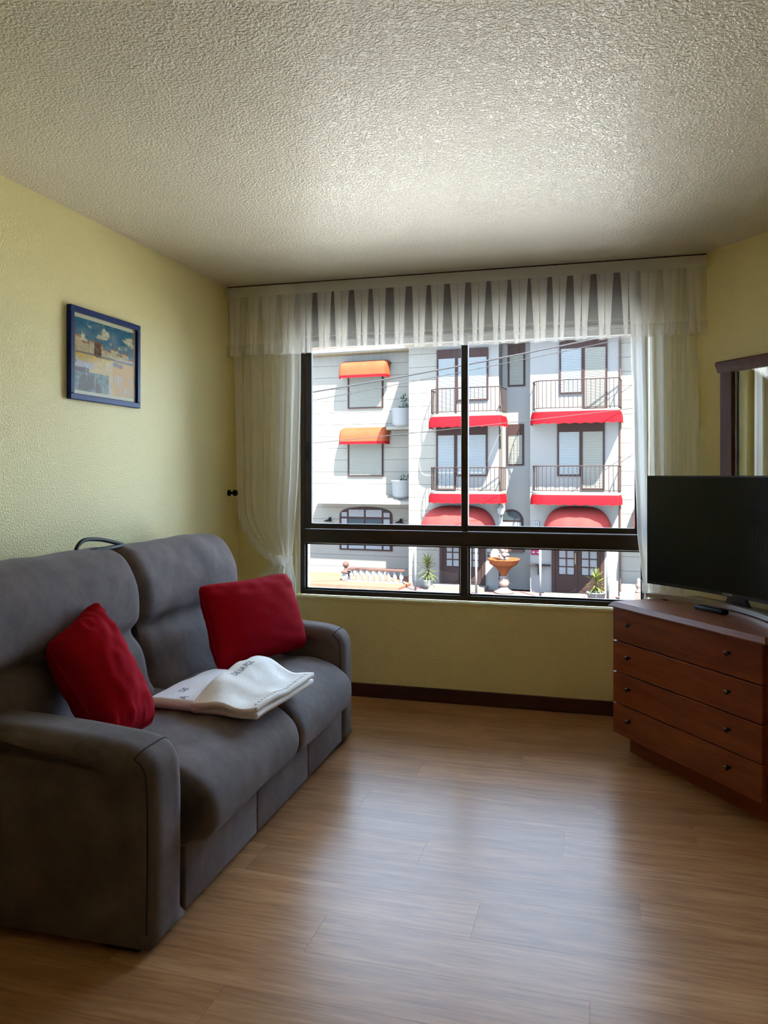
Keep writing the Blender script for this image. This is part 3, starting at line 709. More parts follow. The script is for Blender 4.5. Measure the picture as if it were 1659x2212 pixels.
# ================================================================ PICTURE
pic = empty('picture', (XL, 3.205, 1.672), label='harbour painting in a blue frame on the left wall', cat='picture')
PW, PH, PT, PD = 0.535, 0.410, 0.026, 0.024
for (n, a0, a1, b0, b1) in (('frame_rail', -PW/2, PW/2, 0, PT), ('frame_rail', -PW/2, PW/2, PH-PT, PH), ('frame_stile', -PW/2, -PW/2+PT, PT, PH-PT), ('frame_stile', PW/2-PT, PW/2, PT, PH-PT)):
    obj(n, B(0.001, PD, a0, a1, b0, b1, 0.0025, 1), 'bluefr', pic)
obj('mount', B(0.002, 0.010, -PW/2+PT, PW/2-PT, PT, PH-PT), 'mount', pic)
def paint(u, v):
    """u left-right, v bottom-top, a loose harbour scene"""
    def mixc(a, b_, t): t = max(0, min(1, t)); return tuple(x+(y_-x)*t for x, y_ in zip(a, b_))
    n1 = nz(u*7, v*9, 0); n2 = nz(u*18, v*26, 3); n3 = nz(u*30, v*6, 7)
    sky = mixc((62, 108, 136), (120, 140, 156), (0.95-v)*3+n1)
    cl_ = nz(u*5+3, v*8, 11)+0.35*n2
    if cl_ > 0.10: sky = mixc(sky, (214, 200, 170), (cl_-0.10)*4)
    hor = 0.52-0.03*u
    top = hor + 0.22 - 0.10*u + 0.035*math.copysign(1, math.sin(u*23+1.2*math.sin(u*9)))*0.8
    if v > top or u < -1:
        c = sky
        if abs(u-0.11) < 0.012*(1-(v-top)/0.16) and v < top+0.15: c = (226, 214, 200)
    elif v > hor:
        b_ = int(u*11+0.6*math.sin(u*20)); k = math.sin(b_*12.9)*0.5+0.5
        c = mixc((196, 156, 128), (220, 204, 168), k)
        if 0.30 < u < 0.43: c = mixc((112, 84, 70), (140, 112, 92), n2*2+0.4)
        if (u*36) % 1 < 0.3 and (v*30) % 1 < 0.5 and n1 > -0.3: c = mixc(c, (96, 74, 68), 0.6)
        if top-v < 0.025: c = mixc(c, (150, 92, 74), 0.7)
        if v-hor < 0.03: c = mixc(c, (120, 108, 110), 0.7)
    else:
        c = mixc((226, 188, 112), (206, 186, 160), (hor-v)*2+n3*0.8)
        if u > 0.62: c = mixc(c, (222, 160, 88), 0.45+n2)
        d = hor-v
        if u < 0.55 and v < 0.28: c = mixc((122, 130, 120), (150, 150, 140), n2+0.5); 
        if u < 0.42 and v < 0.24 and nz(u*9, v*5, 2) > -0.1: c = mixc(c, (110, 84, 58), 0.7)
        if u < 0.22 and 0.25 < v < 0.33: c = (118, 84, 66)
        if u < 0.28 and 0.33 <= v < 0.42: c = mixc((196, 200, 200), (170, 120, 110), n2+0.3)
        if 0.62 < u < 0.80 and abs(v-(hor-0.04-0.1*(u-0.62))) < 0.03: c = (150, 128, 112)
        c = mixc(c, (196, 206, 214), max(0, n3-0.25)*1.6)
    c = tuple(max(0, min(255, x*(1+0.10*n2))) for x in c)
    return srgb(*c)
bm = bmesh.new(); nu_, nv_ = 130, 100
m_ = 0.018
grid(lambda u, v: (0.0112, -PW/2+PT+m_+(PW-2*PT-2*m_)*u, PT+m_+(PH-2*PT-2*m_)*v), nu_, nv_, bm)
me = bpy.data.meshes.new('painting')
bm.to_mesh(me); bm.free()
ca = me.color_attributes.new('paint', 'FLOAT_COLOR', 'POINT')
k = 0
for i in range(nu_+1):
    for j in range(nv_+1):
        ca.data[k].color = paint(i/nu_, j/nv_); k += 1
qm = NT('painted_print'); at = qm.n('ShaderNodeAttribute', attribute_name='paint'); qm.l(at, 'Color', qm.b, 'Base Color'); qm.b.inputs['Roughness'].default_value = 0.8; qm.b.inputs['Specular IOR Level'].default_value = 0.02
po = obj('painting', me, qm.m, pic); po['label'] = 'loose painting of harbour houses reflected in golden water'
obj('glazing', B(0.0135, 0.0150, -PW/2+PT, PW/2-PT, PT, PH-PT), pane_mat('picture_glass', 0.015), pic)

# ================================================================ OUTDOORS: the building across the street
FA = math.radians(-5.109); FP = Vector((-5.0434, 28.7031, 0.0))
def fw(u, b_, z): return Vector((FP.x+u*math.cos(FA)-b_*math.sin(FA), FP.y+u*math.sin(FA)+b_*math.cos(FA), z))
GZ = -2.78
street = obj('ground_street', B(-45, 45, 5.2, 60, GZ-0.3, GZ-0.03), 'street'); tag(street, 'sunlit pale street between the two buildings', kind='structure')
hb = empty('hotel_building', (FP.x, FP.y, 0), FA, label='white three-storey building with red awnings across the street', cat='building')
def hbx(name, u0, u1, b0, b1, z0, z1, m, parent=None, bev=0.0):
    return obj(name, B(u0, u1, b0, b1, z0, z1, bev, 1), m, parent or hb)
CH = 0.485
def courses(u0, u1, b0, z0, z1, skip=()):
    hbx('wall', u0, u1, b0+0.03, b0+4.0, z0, z1, 'groove')
    z = z0
    while z < z1-0.02:
        t = min(z+CH, z1)
        hbx('wall_course', u0, u1, b0, b0+0.10, z+0.006, t-0.006, 'fac')
        z = t
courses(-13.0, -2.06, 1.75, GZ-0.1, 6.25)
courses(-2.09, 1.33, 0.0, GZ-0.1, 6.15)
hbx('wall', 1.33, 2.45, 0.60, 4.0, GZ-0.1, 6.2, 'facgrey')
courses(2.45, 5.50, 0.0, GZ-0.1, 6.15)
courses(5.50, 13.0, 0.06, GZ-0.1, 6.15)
# plain plaster faces inside the balcony bays
for (u0, u1) in ((-1.0, 1.33), (2.46, 5.45)):
    hbx('bay_plaster', u0, u1, -0.012, 0.02, 0.76, 6.14, 'facgrey')
    hbx('bay_plaster', u0, u1, -0.012, 0.02, GZ-0.08, 0.4, 'facgrey')
# eaves and roof
hbx('eave', -13.2, -2.0, 1.24, 2.2, 6.25, 6.42, 'eave'); hbx('eave', -2.25, 13.2, -0.62, 1.9, 6.15, 6.34, 'eave')
hbx('gutter', -13.2, -2.3, 1.14, 1.24, 6.30, 6.44, 'white', bev=0.03)
obj('roof', prism([(-0.66, 6.34), (9.0, 6.34), (4.2, 8.6)], 'x', -2.25, 13.3), 'roof', hb); obj('roof', prism([(1.22, 6.42), (9.0, 6.42), (4.8, 8.2)], 'x', -13.3, -2.0), 'roof', hb)
hbx('downpipe', 5.49, 5.545, -0.06, 0.0, GZ, 6.15, 'brownrail', bev=0.02)
def shutter_mesh(w, h, sl=0.055):
    bm = bmesh.new(); n = max(2, int(h/sl)); pts = []
    for k in range(n):
        z0, z1 = h*k/n, h*(k+1)/n
        pts += [(0.0, z0+0.004), (-0.014, z0+0.012), (-0.014, z1-0.006), (0.0, z1-0.001)]
    V = [[bm.verts.new((x, p[0], p[1])) for p in pts] for x in (0.0, w)]
    for i in range(len(pts)-1): bm.faces.new((V[0][i], V[0][i+1], V[1][i+1], V[1][i]))
    return bm
def hwindow(u0, u1, z0, z1, b=0.0, head=0.0, sm='shutter', name='window', fr=0.055):
    w = hbx(name, u0, u1, b-0.012, b+0.02, z0, z1, 'winbrown')
    for (a0, a1, c0, c1) in ((u0, u0+fr, z0, z1), (u1-fr, u1, z0, z1), (u0+fr, u1-fr, z0, z0+fr*0.8), (u0+fr, u1-fr, z1-head-fr*0.6, z1)):
        hbx('window_frame', a0, a1, b-0.055, b-0.004, c0, c1, 'winbrown', w)
    sh = obj('shutter', shutter_mesh(u1-u0-2*fr, z1-head-z0-fr*1.3), sm, w, loc=(u0+fr, b-0.018, z0+fr*0.8))
    return w
hwindow(-5.31, -3.77, 4.06, 5.45, 1.75, 0.05); hwindow(-5.31, -3.77, 1.30, 2.70, 1.75, 0.05)
hwindow(1.54, 2.16, 4.58, 6.12, 0.60, 0.36); hwindow(1.50, 2.12, 1.70, 3.20, 0.60, 0.36)
hwindow(-0.98, -0.23, 3.56, 5.96, -0.012, 0.30, 'shutblue', 'balcony_door'); hwindow(-0.23, 0.95, 4.06, 5.96, -0.012, 0.30, 'shutblue')
hwindow(-1.00, -0.26, 0.80, 3.14, -0.012, 0.30, 'shutblue', 'balcony_door'); hwindow(-0.26, 0.92, 1.32, 3.14, -0.012, 0.30, 'shutblue')
hwindow(3.48, 4.29, 4.18, 6.06, -0.012, 0.28, 'shutblue'); hwindow(4.29, 5.10, 3.62, 6.06, -0.012, 0.28, 'shutter', 'balcony_door')
hwindow(3.41, 4.22, 1.32, 3.22, -0.012, 0.34, 'shutblue'); hwindow(4.22, 5.01, 0.84, 3.22, -0.012, 0.34, 'shutter', 'balcony_door')
# balconies: slab with a rounded left end, iron railing, red valance hung from the edge
barm = bpy.data.meshes.new('bar'); bb_ = tube([(0, 0, 0), (0, 0, 0.84)], 0.011, 6); bb_.to_mesh(barm); bb_.free(); barm.materials.append(M['railing'])
def balcony(u0, u1, zf, rz, band0, band1, uend):
    P = []
    r = 0.62
    for k in range(13):
        a = math.pi/2*k/12; P.append((u0+r-r*math.cos(a)-0.0, -0.38-r*math.sin(a)+0.0))
    path = [(u0, 0.0)] + P + [(u1, -1.0), (u1, 0.0)]
    s = obj('balcony', prism(path, 'z', zf-0.10, zf), 'slab', hb)
    def at(d0):
        d = d0
        for a, b_ in zip(path, path[1:]):
            L = math.dist(a, b_)
            if d <= L: return (a[0]+(b_[0]-a[0])*d/L, a[1]+(b_[1]-a[1])*d/L)
            d -= L
        return path[-1]
    tot = sum(math.dist(a, b_) for a, b_ in zip(path, path[1:]))
    ins = [at(tot*k/60) for k in range(61)]
    sh = lambda p, zz: (p[0]+(0.03 if p[0] < u0+0.2 else 0), p[1]+0.03, zz)
    obj('handrail', tube([sh(p, rz) for p in ins], 0.020, 6), 'railing', s); obj('bottom_rail', tube([sh(p, zf+0.07) for p in ins], 0.014, 6), 'railing', s)
    nb = int(tot/0.145)
    for k in range(nb+1):
        p = sh(at(tot*k/nb), zf+0.05); b_ = obj('bar', barm, None, s, loc=p); b_.scale = (1, 1, (rz-zf-0.05)/0.84)
    # red scalloped band
    bm = bmesh.new(); n = 120; V = []
    for k in range(n+1):
        d = tot*k/n; p = at(d); q_ = at(min(tot, d+0.02)); o_ = at(max(0, d-0.02))
        dx, dy = q_[0]-o_[0], q_[1]-o_[1]; L = math.hypot(dx, dy) or 1; nx_, ny_ = dy/L*-1, dx/L
        if nx_*(p[0]-(u0+u1)/2)+ny_*(p[1]+0.3) < 0: nx_, ny_ = -nx_, -ny_
        sc_ = 0.035*abs(math.sin(d*9))
        V.append([bm.verts.new((p[0]+nx_*o, p[1]+ny_*o, z)) for o, z in ((0.01, band1), (0.05, (band0+band1)/2+0.05), (0.06, band0+sc_))])
    for a, b_ in zip(V, V[1:]):
        for i in range(2): bm.faces.new((a[i], b_[i], b_[i+1], a[i+1]))
    obj('awning_band', bm, 'awnred', s, True)
balcony(-1.10, 1.60, 3.53, 4.43, 3.03, 3.43, 0); balcony(-1.10, 1.57, 0.76, 1.62, 0.34, 0.69, 0)
balcony(2.60, 5.56, 3.56, 4.56, 3.07, 3.50, 0); balcony(2.60, 5.54, 0.76, 1.66, 0.33, 0.68, 0)
# barrel awnings over the left windows
for (z0, z1) in ((5.26, 5.97), (2.60, 3.28)):
    u0, u1 = -5.56, -3.42
    def f(u, v):
        a = v*math.pi/2
        e = min(1, min(u, 1-u)/0.10); q_ = math.sqrt(max(0, 1-(1-e)**2))
        s_ = math.sin(a); c_ = math.cos(a)
        return (u0+(u1-u0)*u, 1.75-0.62*(s_**0.7)*(0.35+0.65*q_), z0+0.10+(z1-z0-0.10)*(c_**0.7)*(0.75+0.25*q_))
    aw = obj('window_awning', grid(f, 40, 14), 'awnfade', hb, True)
    def g(u, v):
        e = min(1, min(u, 1-u)/0.10); q_ = math.sqrt(max(0, 1-(1-e)**2)); return (u0+(u1-u0)*u, 1.75-0.62*(0.35+0.65*q_), z0+0.10-0.10*v-0.012*abs(math.sin(u*30))*v)
    obj('awning_flounce', grid(g, 40, 2), 'awnred', aw, True)
# entrance canopies (half domes) on white poles
for (uc, hw, ztop) in ((-0.15, 1.40, 0.24), (4.10, 1.17, 0.27)):
    def f(u, v):
        th = math.pi*u; ph = math.pi/2*v
        c_, s_ = math.cos(th), math.sin(th)
        return (uc-hw*math.copysign(abs(c_)**0.8, c_)*math.cos(ph)**0.55, -1.05*(s_**0.8)*math.cos(ph)**0.8-0.02+0.012*math.sin(u*40)*math.cos(ph), -0.82+(ztop+0.82)*math.sin(ph)**0.9)
    dm = obj('entrance_canopy', grid(f, 48, 14), 'awndome', hb, True)
    def g(u, v):
        th = math.pi*u; c_, s_ = math.cos(th), math.sin(th)
        return (uc-hw*math.copysign(abs(c_)**0.8, c_), -1.05*(s_**0.8)-0.02, -0.82-0.16*v)
    obj('canopy_flounce', grid(g, 48, 1), 'awnred', dm, True)
    for pu in ((-1.45, 0.78) if uc < 1 else (3.00, 5.21)):
        obj('canopy_pole', tube([(pu, -1.13, GZ-0.0), (pu, -1.13, -0.80)], 0.040, 8), 'white', dm, True)
# glazed double doors
def gdoor(u0, u1, z0, z1):
    d = hbx('entrance_door', u0, u1, -0.014, 0.02, z0, z1, 'doorwood'); um = (u0+u1)/2
    for (a0, a1) in ((u0, u0+0.12), (u1-0.12, u1)): hbx('door_post', a0, a1, -0.10, -0.015, z0, z1, 'doorwood', d)
    hbx('door_head', u0+0.12, u1-0.12, -0.10, -0.015, z1-0.12, z1, 'doorwood', d)
    for (a0, a1) in ((u0+0.12, um-0.005), (um+0.005, u1-0.12)):
        w = a1-a0; st_ = 0.11; gz0, gz1 = z0+0.62, z1-0.24
        for (c0, c1, e0, e1) in ((a0, a0+st_, z0+0.02, z1-0.13), (a1-st_, a1, z0+0.02, z1-0.13), (a0+st_, a1-st_, z0+0.02, gz0), (a0+st_, a1-st_, gz1, z1-0.13)):
            hbx('door_rail', c0, c1, -0.065, -0.016, e0, e1, 'doorwood', d)
        pw_, ph_ = (w-2*st_)/2, (gz1-gz0)/5
        hbx('lower_panel', a0+st_+0.03, a1-st_-0.03, -0.075, -0.066, z0+0.10, gz0-0.10, 'doorwood', d)
        for i in range(2):
            for j in range(5):
                hbx('door_pane', a0+st_+pw_*i+0.02, a0+st_+pw_*(i+1)-0.02, -0.034, -0.030, gz0+ph_*j+0.02, gz0+ph_*(j+1)-0.02, 'lace', d)
        hbx('muntin', (a0+a1)/2-0.02, (a0+a1)/2+0.02, -0.055, -0.018, gz0, gz1, 'doorwood', d)
        for j in range(1, 5): hbx('muntin', a0+st_, a1-st_, -0.052, -0.018, gz0+ph_*j-0.02, gz0+ph_*j+0.02, 'doorwood', d)
    obj('door_handle', B(um-0.10, um-0.055, -0.10, -0.066, z0+1.0, z0+1.40, 0.012, 2), 'eave', d)
    return d
gdoor(-0.86, 0.84, -2.62, -0.45); gdoor(3.22, 5.00, -2.74, -0.45)
hbx('door_step', -1.15, 0.95, -0.75, 0.0, GZ-0.1, -2.63, 'step'); hbx('door_step', 3.0, 5.3, -0.5, 0.0, GZ-0.1, -2.745, 'step')
# arched window in the middle wall and the wide arched restaurant window on the left
def arch_outline(u0, u1, z0, zs_, zt, n=16, p=2.0):
    um, r = (u0+u1)/2, (u1-u0)/2
    return [(u0, z0), (u1, z0)]+[(um+r*math.cos(math.pi*k/n), zs_+(zt-zs_)*math.sin(math.pi*k/n)**(2/p)) for k in range(n+1)]
aw_ = obj('arched_window', prism(arch_outline(1.21, 2.10, -1.36, -0.32, 0.10), 'y', 0.56, 0.61), 'winbrown', hb)
obj('fanlight', prism(arch_outline(1.28, 2.03, -0.30, -0.29, 0.04), 'y', 0.545, 0.57), 'darkglass', aw_); obj('window_light', B(1.28, 2.03, 0.545, 0.57, -1.30, -0.36), 'lace', aw_); obj('ledge', B(1.18, 2.14, 0.44, 0.62, -1.42, -1.35), 'brownrail', aw_)
rw = obj('restaurant_window', prism(arch_outline(-5.68, -3.38, -1.70, -0.42, 0.06, 20, 4.0), 'y', 1.70, 1.76), 'winbrown', hb)
xs = [-5.62, -5.30, -4.55, -3.78, -3.44]
for i in range(4):
    m__ = 'lace' if i in (0, 3) else 'darkglass'
    obj('window_light', B(xs[i]+0.04, xs[i+1]-0.04, 1.685, 1.705, -1.64 if i in (0, 3) else -1.02, -0.42 if i in (0, 3) else -0.42), m__, rw)
    if i in (1, 2): obj('window_light', B(xs[i]+0.04, xs[i+1]-0.04, 1.685, 1.705, -1.64, -1.06), 'lace', rw)
    obj('fanlight', B(xs[i]+0.04, xs[i+1]-0.04, 1.685, 1.705, -0.34, -0.05 if i in (1, 2) else -0.16), 'lace', rw)
cn = obj('terrace_canopy', prism([(1.75, 0.55), (0.62, 0.34), (0.62, 0.22), (1.75, 0.22)], 'x', -6.55, -2.10), 'fac', hb)
for zc in (3.55, 0.75):    # planter ledges in the inner corner
    hbx('planter_ledge', -3.35, -2.06, 0.95, 1.80, zc-0.42, zc-0.30, 'slab')
# small fittings
def wall_lamp(u, label):
    w = fw(u, 1.75, -0.52); l = empty('wall_lamp', w, FA, label=label, cat='lamp', group='terrace wall lamps')
    obj('lamp_arm', tube([(0, 0, 0.06), (0, -0.10, 0.10), (0, -0.20, 0.04)], 0.018, 6), 'lampiron', l); obj('lamp_shade', lathe([(0.03, 0.05), (0.17, 0.0), (0.16, -0.03), (0.02, -0.02)], 12, None, 0, -0.22), 'lampiron', l)
    obj('lamp_plate', B(-0.05, 0.05, -0.02, 0.0, -0.05, 0.14), 'lampiron', l)
wall_lamp(-6.12, 'dark wall lamp left of the wide arched restaurant window'); wall_lamp(-3.02, 'dark wall lamp right of the wide arched restaurant window')
def sign(name, u, b_, z, w, h, m, label, cat, marks, mm):
    s = empty(name, fw(u, b_, z), FA, label=label, cat=cat); obj('sign_plate', B(-w/2, w/2, -0.03, 0.0, -h/2, h/2, 0.005), m, s)
    for (k, sz, du, dz) in marks:
        obj('lettering', text_mesh(k, sz, 0.002), mm, s, loc=(du, -0.033, dz), rot=(math.radians(90), 0, 0))
    return s
sign('house_number_sign', 2.68, -0.016, -0.38, 0.20, 0.20, 'white', 'small white plaque left of the right entrance canopy', 'sign', [('11', 0.13, 0, 0)], 'lampiron')
sg = sign('wall_sign', 2.66, -0.016, -1.25, 0.36, 0.42, 'pink', 'small pink plaque beside the fountain', 'sign', [('^', 0.13, 0.02, 0.0)], 'white')
for du in (-0.08, 0.09): obj('sign_mark', B(du-0.05, du+0.05, -0.036, -0.03, -0.15, -0.09, 0.004), 'white', sg)
ic = empty('intercom', fw(0.98, -0.016, -1.65), FA, label='intercom panel beside the left glazed entrance', cat='intercom')
obj('intercom_plate', B(-0.09, 0.09, -0.04, 0.0, 0.0, 0.42, 0.01), 'pot', ic); obj('intercom_keys', B(-0.05, 0.05, -0.05, -0.04, 0.04, 0.14), 'lampiron', ic); obj('intercom_slot', B(-0.07, 0.07, -0.05, -0.04, 0.18, 0.21), 'lampiron', ic); obj('intercom_hood', B(-0.06, 0.06, -0.045, -0.04, 0.26, 0.38), 'white', ic)
sh_ = empty('wall_shelf', fw(2.77, -0.016, -1.83), FA, label='narrow dark shelf on the wall right of the fountain', cat='shelf')
obj('shelf_board', B(-0.40, 0.40, -0.22, 0.0, 0.0, 0.045, 0.01), 'lampiron', sh_); obj('shelf_bracket', B(-0.02, 0.02, -0.16, 0.0, -0.32, 0.0), 'lampiron', sh_)
hlamp = empty('lantern_bracket', fw(1.42, 0.0, -0.45), FA, label='white wall lantern right of the left entrance canopy', cat='lamp')
obj('bracket_plate', B(-0.10, 0.05, -0.04, 0.0, -0.1, 0.75, 0.02), 'white', hlamp); obj('lantern_body', lathe([(0.03, 0.35), (0.12, 0.42), (0.15, 0.62), (0.05, 0.74)], 8, None, 0.02, -0.2), 'white', hlamp)
obj('bracket_arm', tube([(0, -0.02, 0.30), (0.02, -0.2, 0.36)], 0.02, 6), 'lampiron', hlamp)
# fountain
fo = empty('fountain', fw(1.64, -0.62, GZ), FA, label='terracotta basin fountain with pale figures on a stem', cat='fountain')
fz = 0.0
obj('fountain_foot', lathe([(0.34, 0), (0.34, 0.06), (0.24, 0.10), (0.16, 0.16), (0.13, 0.22)], 20), 'statue', fo, True)
obj('fountain_figure', lathe([(0.11, 0.18), (0.17, 0.26), (0.19, 0.38), (0.13, 0.50), (0.16, 0.56), (0.10, 0.62)], 14), 'statue', fo, True)
obj('fountain_stem', lathe([(0.10, 0.58), (0.12, 0.66), (0.18, 0.78), (0.28, 0.90), (0.34, 0.93)], 20), 'terra', fo, True)
bm = bmesh.new()
def bas(u, v):
    a = 2*math.pi*u; pr = [(0.20, 0.90), (0.38, 0.95), (0.48, 1.04), (0.50, 1.12), (0.55, 1.16), (0.56, 1.21), (0.50, 1.20), (0.10, 1.12)]
    r, z = pr[int(round(v*7))]; r *= 1+0.03*math.cos(a*16)*(1 if 1 < v*7 < 5 else 0); return (r*math.cos(a), r*math.sin(a), z)
obj('fountain_basin', grid(bas, 64, 7, bm, closeu=True), 'terra', fo, True)
bm = bmesh.new()
for (x, y_, z, r) in ((-0.06, 0, 1.22, 0.10), (0.10, 0.02, 1.20, 0.09), (-0.12, 0.02, 1.32, 0.08), (0.03, 0, 1.34, 0.11), (0.14, 0, 1.34, 0.06), (-0.02, 0, 1.48, 0.09), (-0.12, 0, 1.56, 0.10), (-0.20, 0, 1.58, 0.06), (0.07, 0, 1.58, 0.05), (0.18, 0, 1.58, 0.05), (0.10, 0, 1.45, 0.06)):
    bmesh.ops.create_icosphere(bm, subdivisions=2, radius=r, matrix=Matrix.Translation((x, y_, z)))
for (a, b_) in (((0.03, 0, 1.40), (0.18, 0, 1.62)), ((0, 0, 1.4), (-0.16, 0, 1.58)), ((0.0, 0, 1.15), (0.02, 0, 1.5))): tube([a, b_], 0.035, 8, bm)
obj('fountain_statue', bm, 'statue', fo, True)
# plants
def leafm(L, w, bend):
    bm = bmesh.new(); n = 5; V = []
    for k in range(n+1):
        t = k/n; ww_ = w*math.sin(math.pi*min(1, 0.25+t*0.75))*(1-t*0.2)/2 + 0.002; V.append([bm.verts.new((L*t*(1-bend*t*0.2), s_*ww_, -bend*L*t*t*0.5+abs(s_)*ww_*0.3)) for s_ in (-1, 0, 1)])
    for a, b_ in zip(V, V[1:]):
        for i in range(2): bm.faces.new((a[i], a[i+1], b_[i+1], b_[i]))
    me = bpy.data.meshes.new('leaf'); bm.to_mesh(me); bm.free(); return me
def yucca(u, b_, z, h, n, pot_r, pot_h, label, L=0.55, square=False):
    p = empty('potted_yucca', fw(u, b_, z), FA, label=label, cat='potted plant')
    if square: obj('pot', lathe([(pot_r*0.8, 0), (pot_r, pot_h*0.9), (pot_r*1.06, pot_h*0.92), (pot_r*1.06, pot_h), (pot_r*0.9, pot_h), (pot_r*0.88, pot_h*0.85)], 4 if False else 20), 'white', p, True)
    else: obj('pot', lathe([(pot_r*0.7, 0), (pot_r*0.95, pot_h*0.5), (pot_r, pot_h*0.9), (pot_r*1.05, pot_h), (pot_r*0.9, pot_h), (pot_r*0.88, pot_h*0.85)], 20), 'pot', p, True)
    obj('stem', tube([(0, 0, pot_h*0.8), (0.02, 0, pot_h+h*0.55)], [0.05, 0.035], 8), 'brownrail', p, True)
    R = random.Random(int(u*100)); me = leafm(L, 0.055, 0.5); me.materials.append(M['leaf'])
    for k in range(n):
        t = (k+0.5)/n; a = k*2.399; el = math.radians(-25+105*t+R.uniform(-8, 8))
        o = obj('leaf', me, None, p, loc=(0.01, 0, pot_h+h*(0.12+0.45*t))); o.rotation_euler = (0, -el, a); s_ = R.uniform(0.75, 1.1); o.scale = (s_, s_, s_)
    return p
yucca(-1.15, -0.62, GZ, 1.05, 64, 0.19, 0.34, 'spiky green yucca in a stone pot left of the left entrance', 0.50)
yucca(4.86, -1.35, GZ, 0.75, 46, 0.30, 0.30, 'leafy plant in a white pot right of the right entrance', 0.52, True)
def planter(u, b_, z, label, h, n):
    p = empty('planter', fw(u, b_, z), FA, label=label, cat='planter', group='planters in the corner of the facade')
    obj('planter_box', lathe([(0.36, 0), (0.44, 0.10), (0.46, 0.62), (0.50, 0.66), (0.50, 0.70), (0.42, 0.70), (0.42, 0.60)], 24), 'white', p, True)
    R = random.Random(n); me = leafm(0.16, 0.05, 0.4); me.materials.append(M['leaf2'])
    for k in range(n):
        a, rr = R.uniform(0, 6.28), 0.36*math.sqrt(R.random()); zz = R.random()
        o = obj('leaf', me, None, p, loc=(rr*math.cos(a)*(1-0.4*zz)+0.12, rr*math.sin(a)*(1-0.4*zz), 0.62+h*zz*zz)); o.rotation_euler = (0, -R.uniform(0.2, 1.5), R.uniform(0, 6.28))
planter(-2.72, 1.22, 3.25, 'upper white corner planter with a feathery green plant', 0.55, 70)
planter(-2.72, 1.22, 0.45, 'lower white corner planter with low green plants', 0.25, 50)
# terrace on the left: tiled floor, balustrade and finial post
ter = obj('pavement_terrace', prism([(fw(-13, 1.9, 0).x, fw(-13, 1.9, 0).y), (fw(-2.0, 1.9, 0).x, fw(-2.0, 1.9, 0).y), (fw(-2.0, -1.4, 0).x, fw(-2.0, -1.4, 0).y), (fw(-13, -1.4, 0).x, fw(-13, -1.4, 0).y)], 'z', GZ-0.2, GZ+0.10), 'pave'); tag(ter, 'orange-red tiled terrace left of the entrance', kind='structure')
pv = obj('pavement_entrance', prism([(fw(-2.0, 0.0, 0).x, fw(-2.0, 0.0, 0).y), (fw(13, 0.0, 0).x, fw(13, 0, 0).y), (fw(13, -2.6, 0).x, fw(13, -2.6, 0).y), (fw(-2.0, -2.6, 0).x, fw(-2.0, -2.6, 0).y)], 'z', GZ-0.3, GZ), 'pavepink'); tag(pv, 'pinkish pavement before the entrances', kind='structure')
pv2 = obj('pavement_niche', prism([(fw(1.3, 0.0, 0).x, fw(1.3, 0.0, 0).y), (fw(1.3, 0.95, 0).x, fw(1.3, 0.95, 0).y), (fw(2.5, 0.95, 0).x, fw(2.5, 0.95, 0).y), (fw(2.5, 0.0, 0).x, fw(2.5, 0.0, 0).y)], 'z', GZ-0.3, GZ-0.03), 'step'); tag(pv2, 'stone floor of the niche behind the fountain', kind='structure')
bz = GZ+0.10
bal = empty('balustrade', fw(-3.38, -0.25, bz), FA, label='white terrace balustrade with a brown cap rail', cat='balustrade')
obj('cap_rail', B(-1.05, 1.20, -0.10, 0.10, 0.42, 0.51, 0.015), 'brownrail', bal); obj('bottom_rail', B(-1.05, 1.20, -0.09, 0.09, 0.0, 0.04), 'white', bal)
bmn = lathe([(0.06, 0.04), (0.07, 0.07), (0.045, 0.12), (0.09, 0.20), (0.07, 0.28), (0.045, 0.34), (0.075, 0.39), (0.075, 0.42)], 10); bme = bpy.data.meshes.new('baluster'); bmn.to_mesh(bme); bmn.free(); bme.materials.append(M['white'])
for k in range(9): obj('baluster', bme, None, bal, True, loc=(-0.92+k*0.25, 0, 0))
po_ = empty('gate_post', fw(-4.57, -0.2, bz), FA, label='white post with a stone ball finial left of the balustrade', cat='post')
obj('post_shaft', B(-0.11, 0.11, -0.11, 0.11, 0.0, 0.30, 0.01), 'white', po_); obj('post_cap', lathe([(0.18, 0.30), (0.18, 0.34), (0.09, 0.38), (0.06, 0.44), (0.05, 0.50)], 14), 'brownrail', po_, True); obj('finial', lathe([(0.05, 0.49), (0.11, 0.56), (0.12, 0.63), (0.08, 0.71), (0.02, 0.74)], 14), 'brownrail', po_, True)
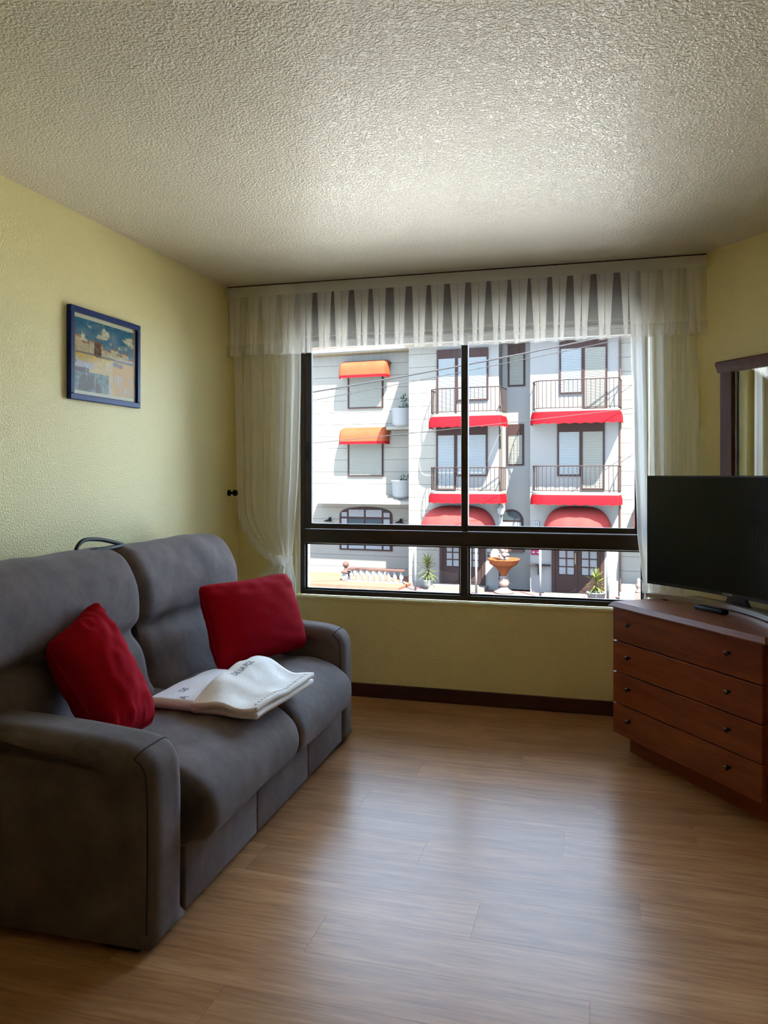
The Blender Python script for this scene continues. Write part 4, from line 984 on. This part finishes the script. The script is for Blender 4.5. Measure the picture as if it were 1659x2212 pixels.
# right: low wall with an urn
lw = empty('garden_wall', fw(6.6, -0.6, GZ), FA, label='low white wall at the right end of the pavement', cat='wall')
obj('wall_block', B(-1.05, 1.6, -0.15, 0.15, 0.0, 0.26, 0.01), 'white', lw); obj('wall_block', B(-1.0, 1.6, -0.12, 0.12, 0.26, 0.50, 0.01), 'white', lw)
ur = empty('garden_urn', fw(6.18, -1.15, GZ), FA, label='small stone figure on a plinth before the low white wall', cat='statue')
obj('plinth', B(-0.12, 0.12, -0.12, 0.12, 0.0, 0.32, 0.01), 'statue', ur); obj('figure', lathe([(0.12, 0.32), (0.10, 0.38), (0.05, 0.42), (0.09, 0.50), (0.11, 0.58), (0.06, 0.66), (0.075, 0.72), (0.02, 0.79)], 14), 'statue', ur, True)
sa = empty('red_awning', fw(6.75, 0.06, -0.8), FA, label='edge of a red awning at the far right of the facade', cat='awning')
obj('awning_cloth', grid(lambda u, v: (-0.75+1.6*u, -0.75*math.sin(v*math.pi/2), 0.15+0.95*math.cos(v*math.pi/2)), 16, 10), 'awnred', sa, True)
obj('awning_flounce', grid(lambda u, v: (-0.75+1.6*u, -0.75, 0.15-0.2*v), 16, 1), 'awnfade', sa, True)
# overhead cables
def cable(p0, p1, sag, r, label):
    a, b_ = Vector(p0), Vector(p1); n = 40
    pts = [a.lerp(b_, k/n)-Vector((0, 0, sag*4*(k/n)*(1-k/n))) for k in range(n+1)]
    o = obj('overhead_cable', tube(pts, r, 6), 'cable', None, True); tag(o, label, 'cable', 'cables over the street')
def cab2(a, b_, t0, t1, sag, r, label):
    a, b_ = Vector(a), Vector(b_); cable(a.lerp(b_, t0), a.lerp(b_, t1), sag, r, label)
cab2((-9.34, 24.39, 4.56), (-0.73, 26.8, 5.86), -2.2, 1.22, 0.55, 0.028, 'thick grey overhead cable crossing in front of the top floor')
cab2((-9.34, 24.39, 4.06), (-0.73, 26.8, 5.62), -2.2, 1.27, 0.30, 0.013, 'thin overhead wire just below the thick cable')
cab2((-3.28, 26.08, 3.20), (1.02, 27.29, 3.60), -5.0, 1.22, 0.25, 0.013, 'thin overhead wire crossing below the upper balconies')
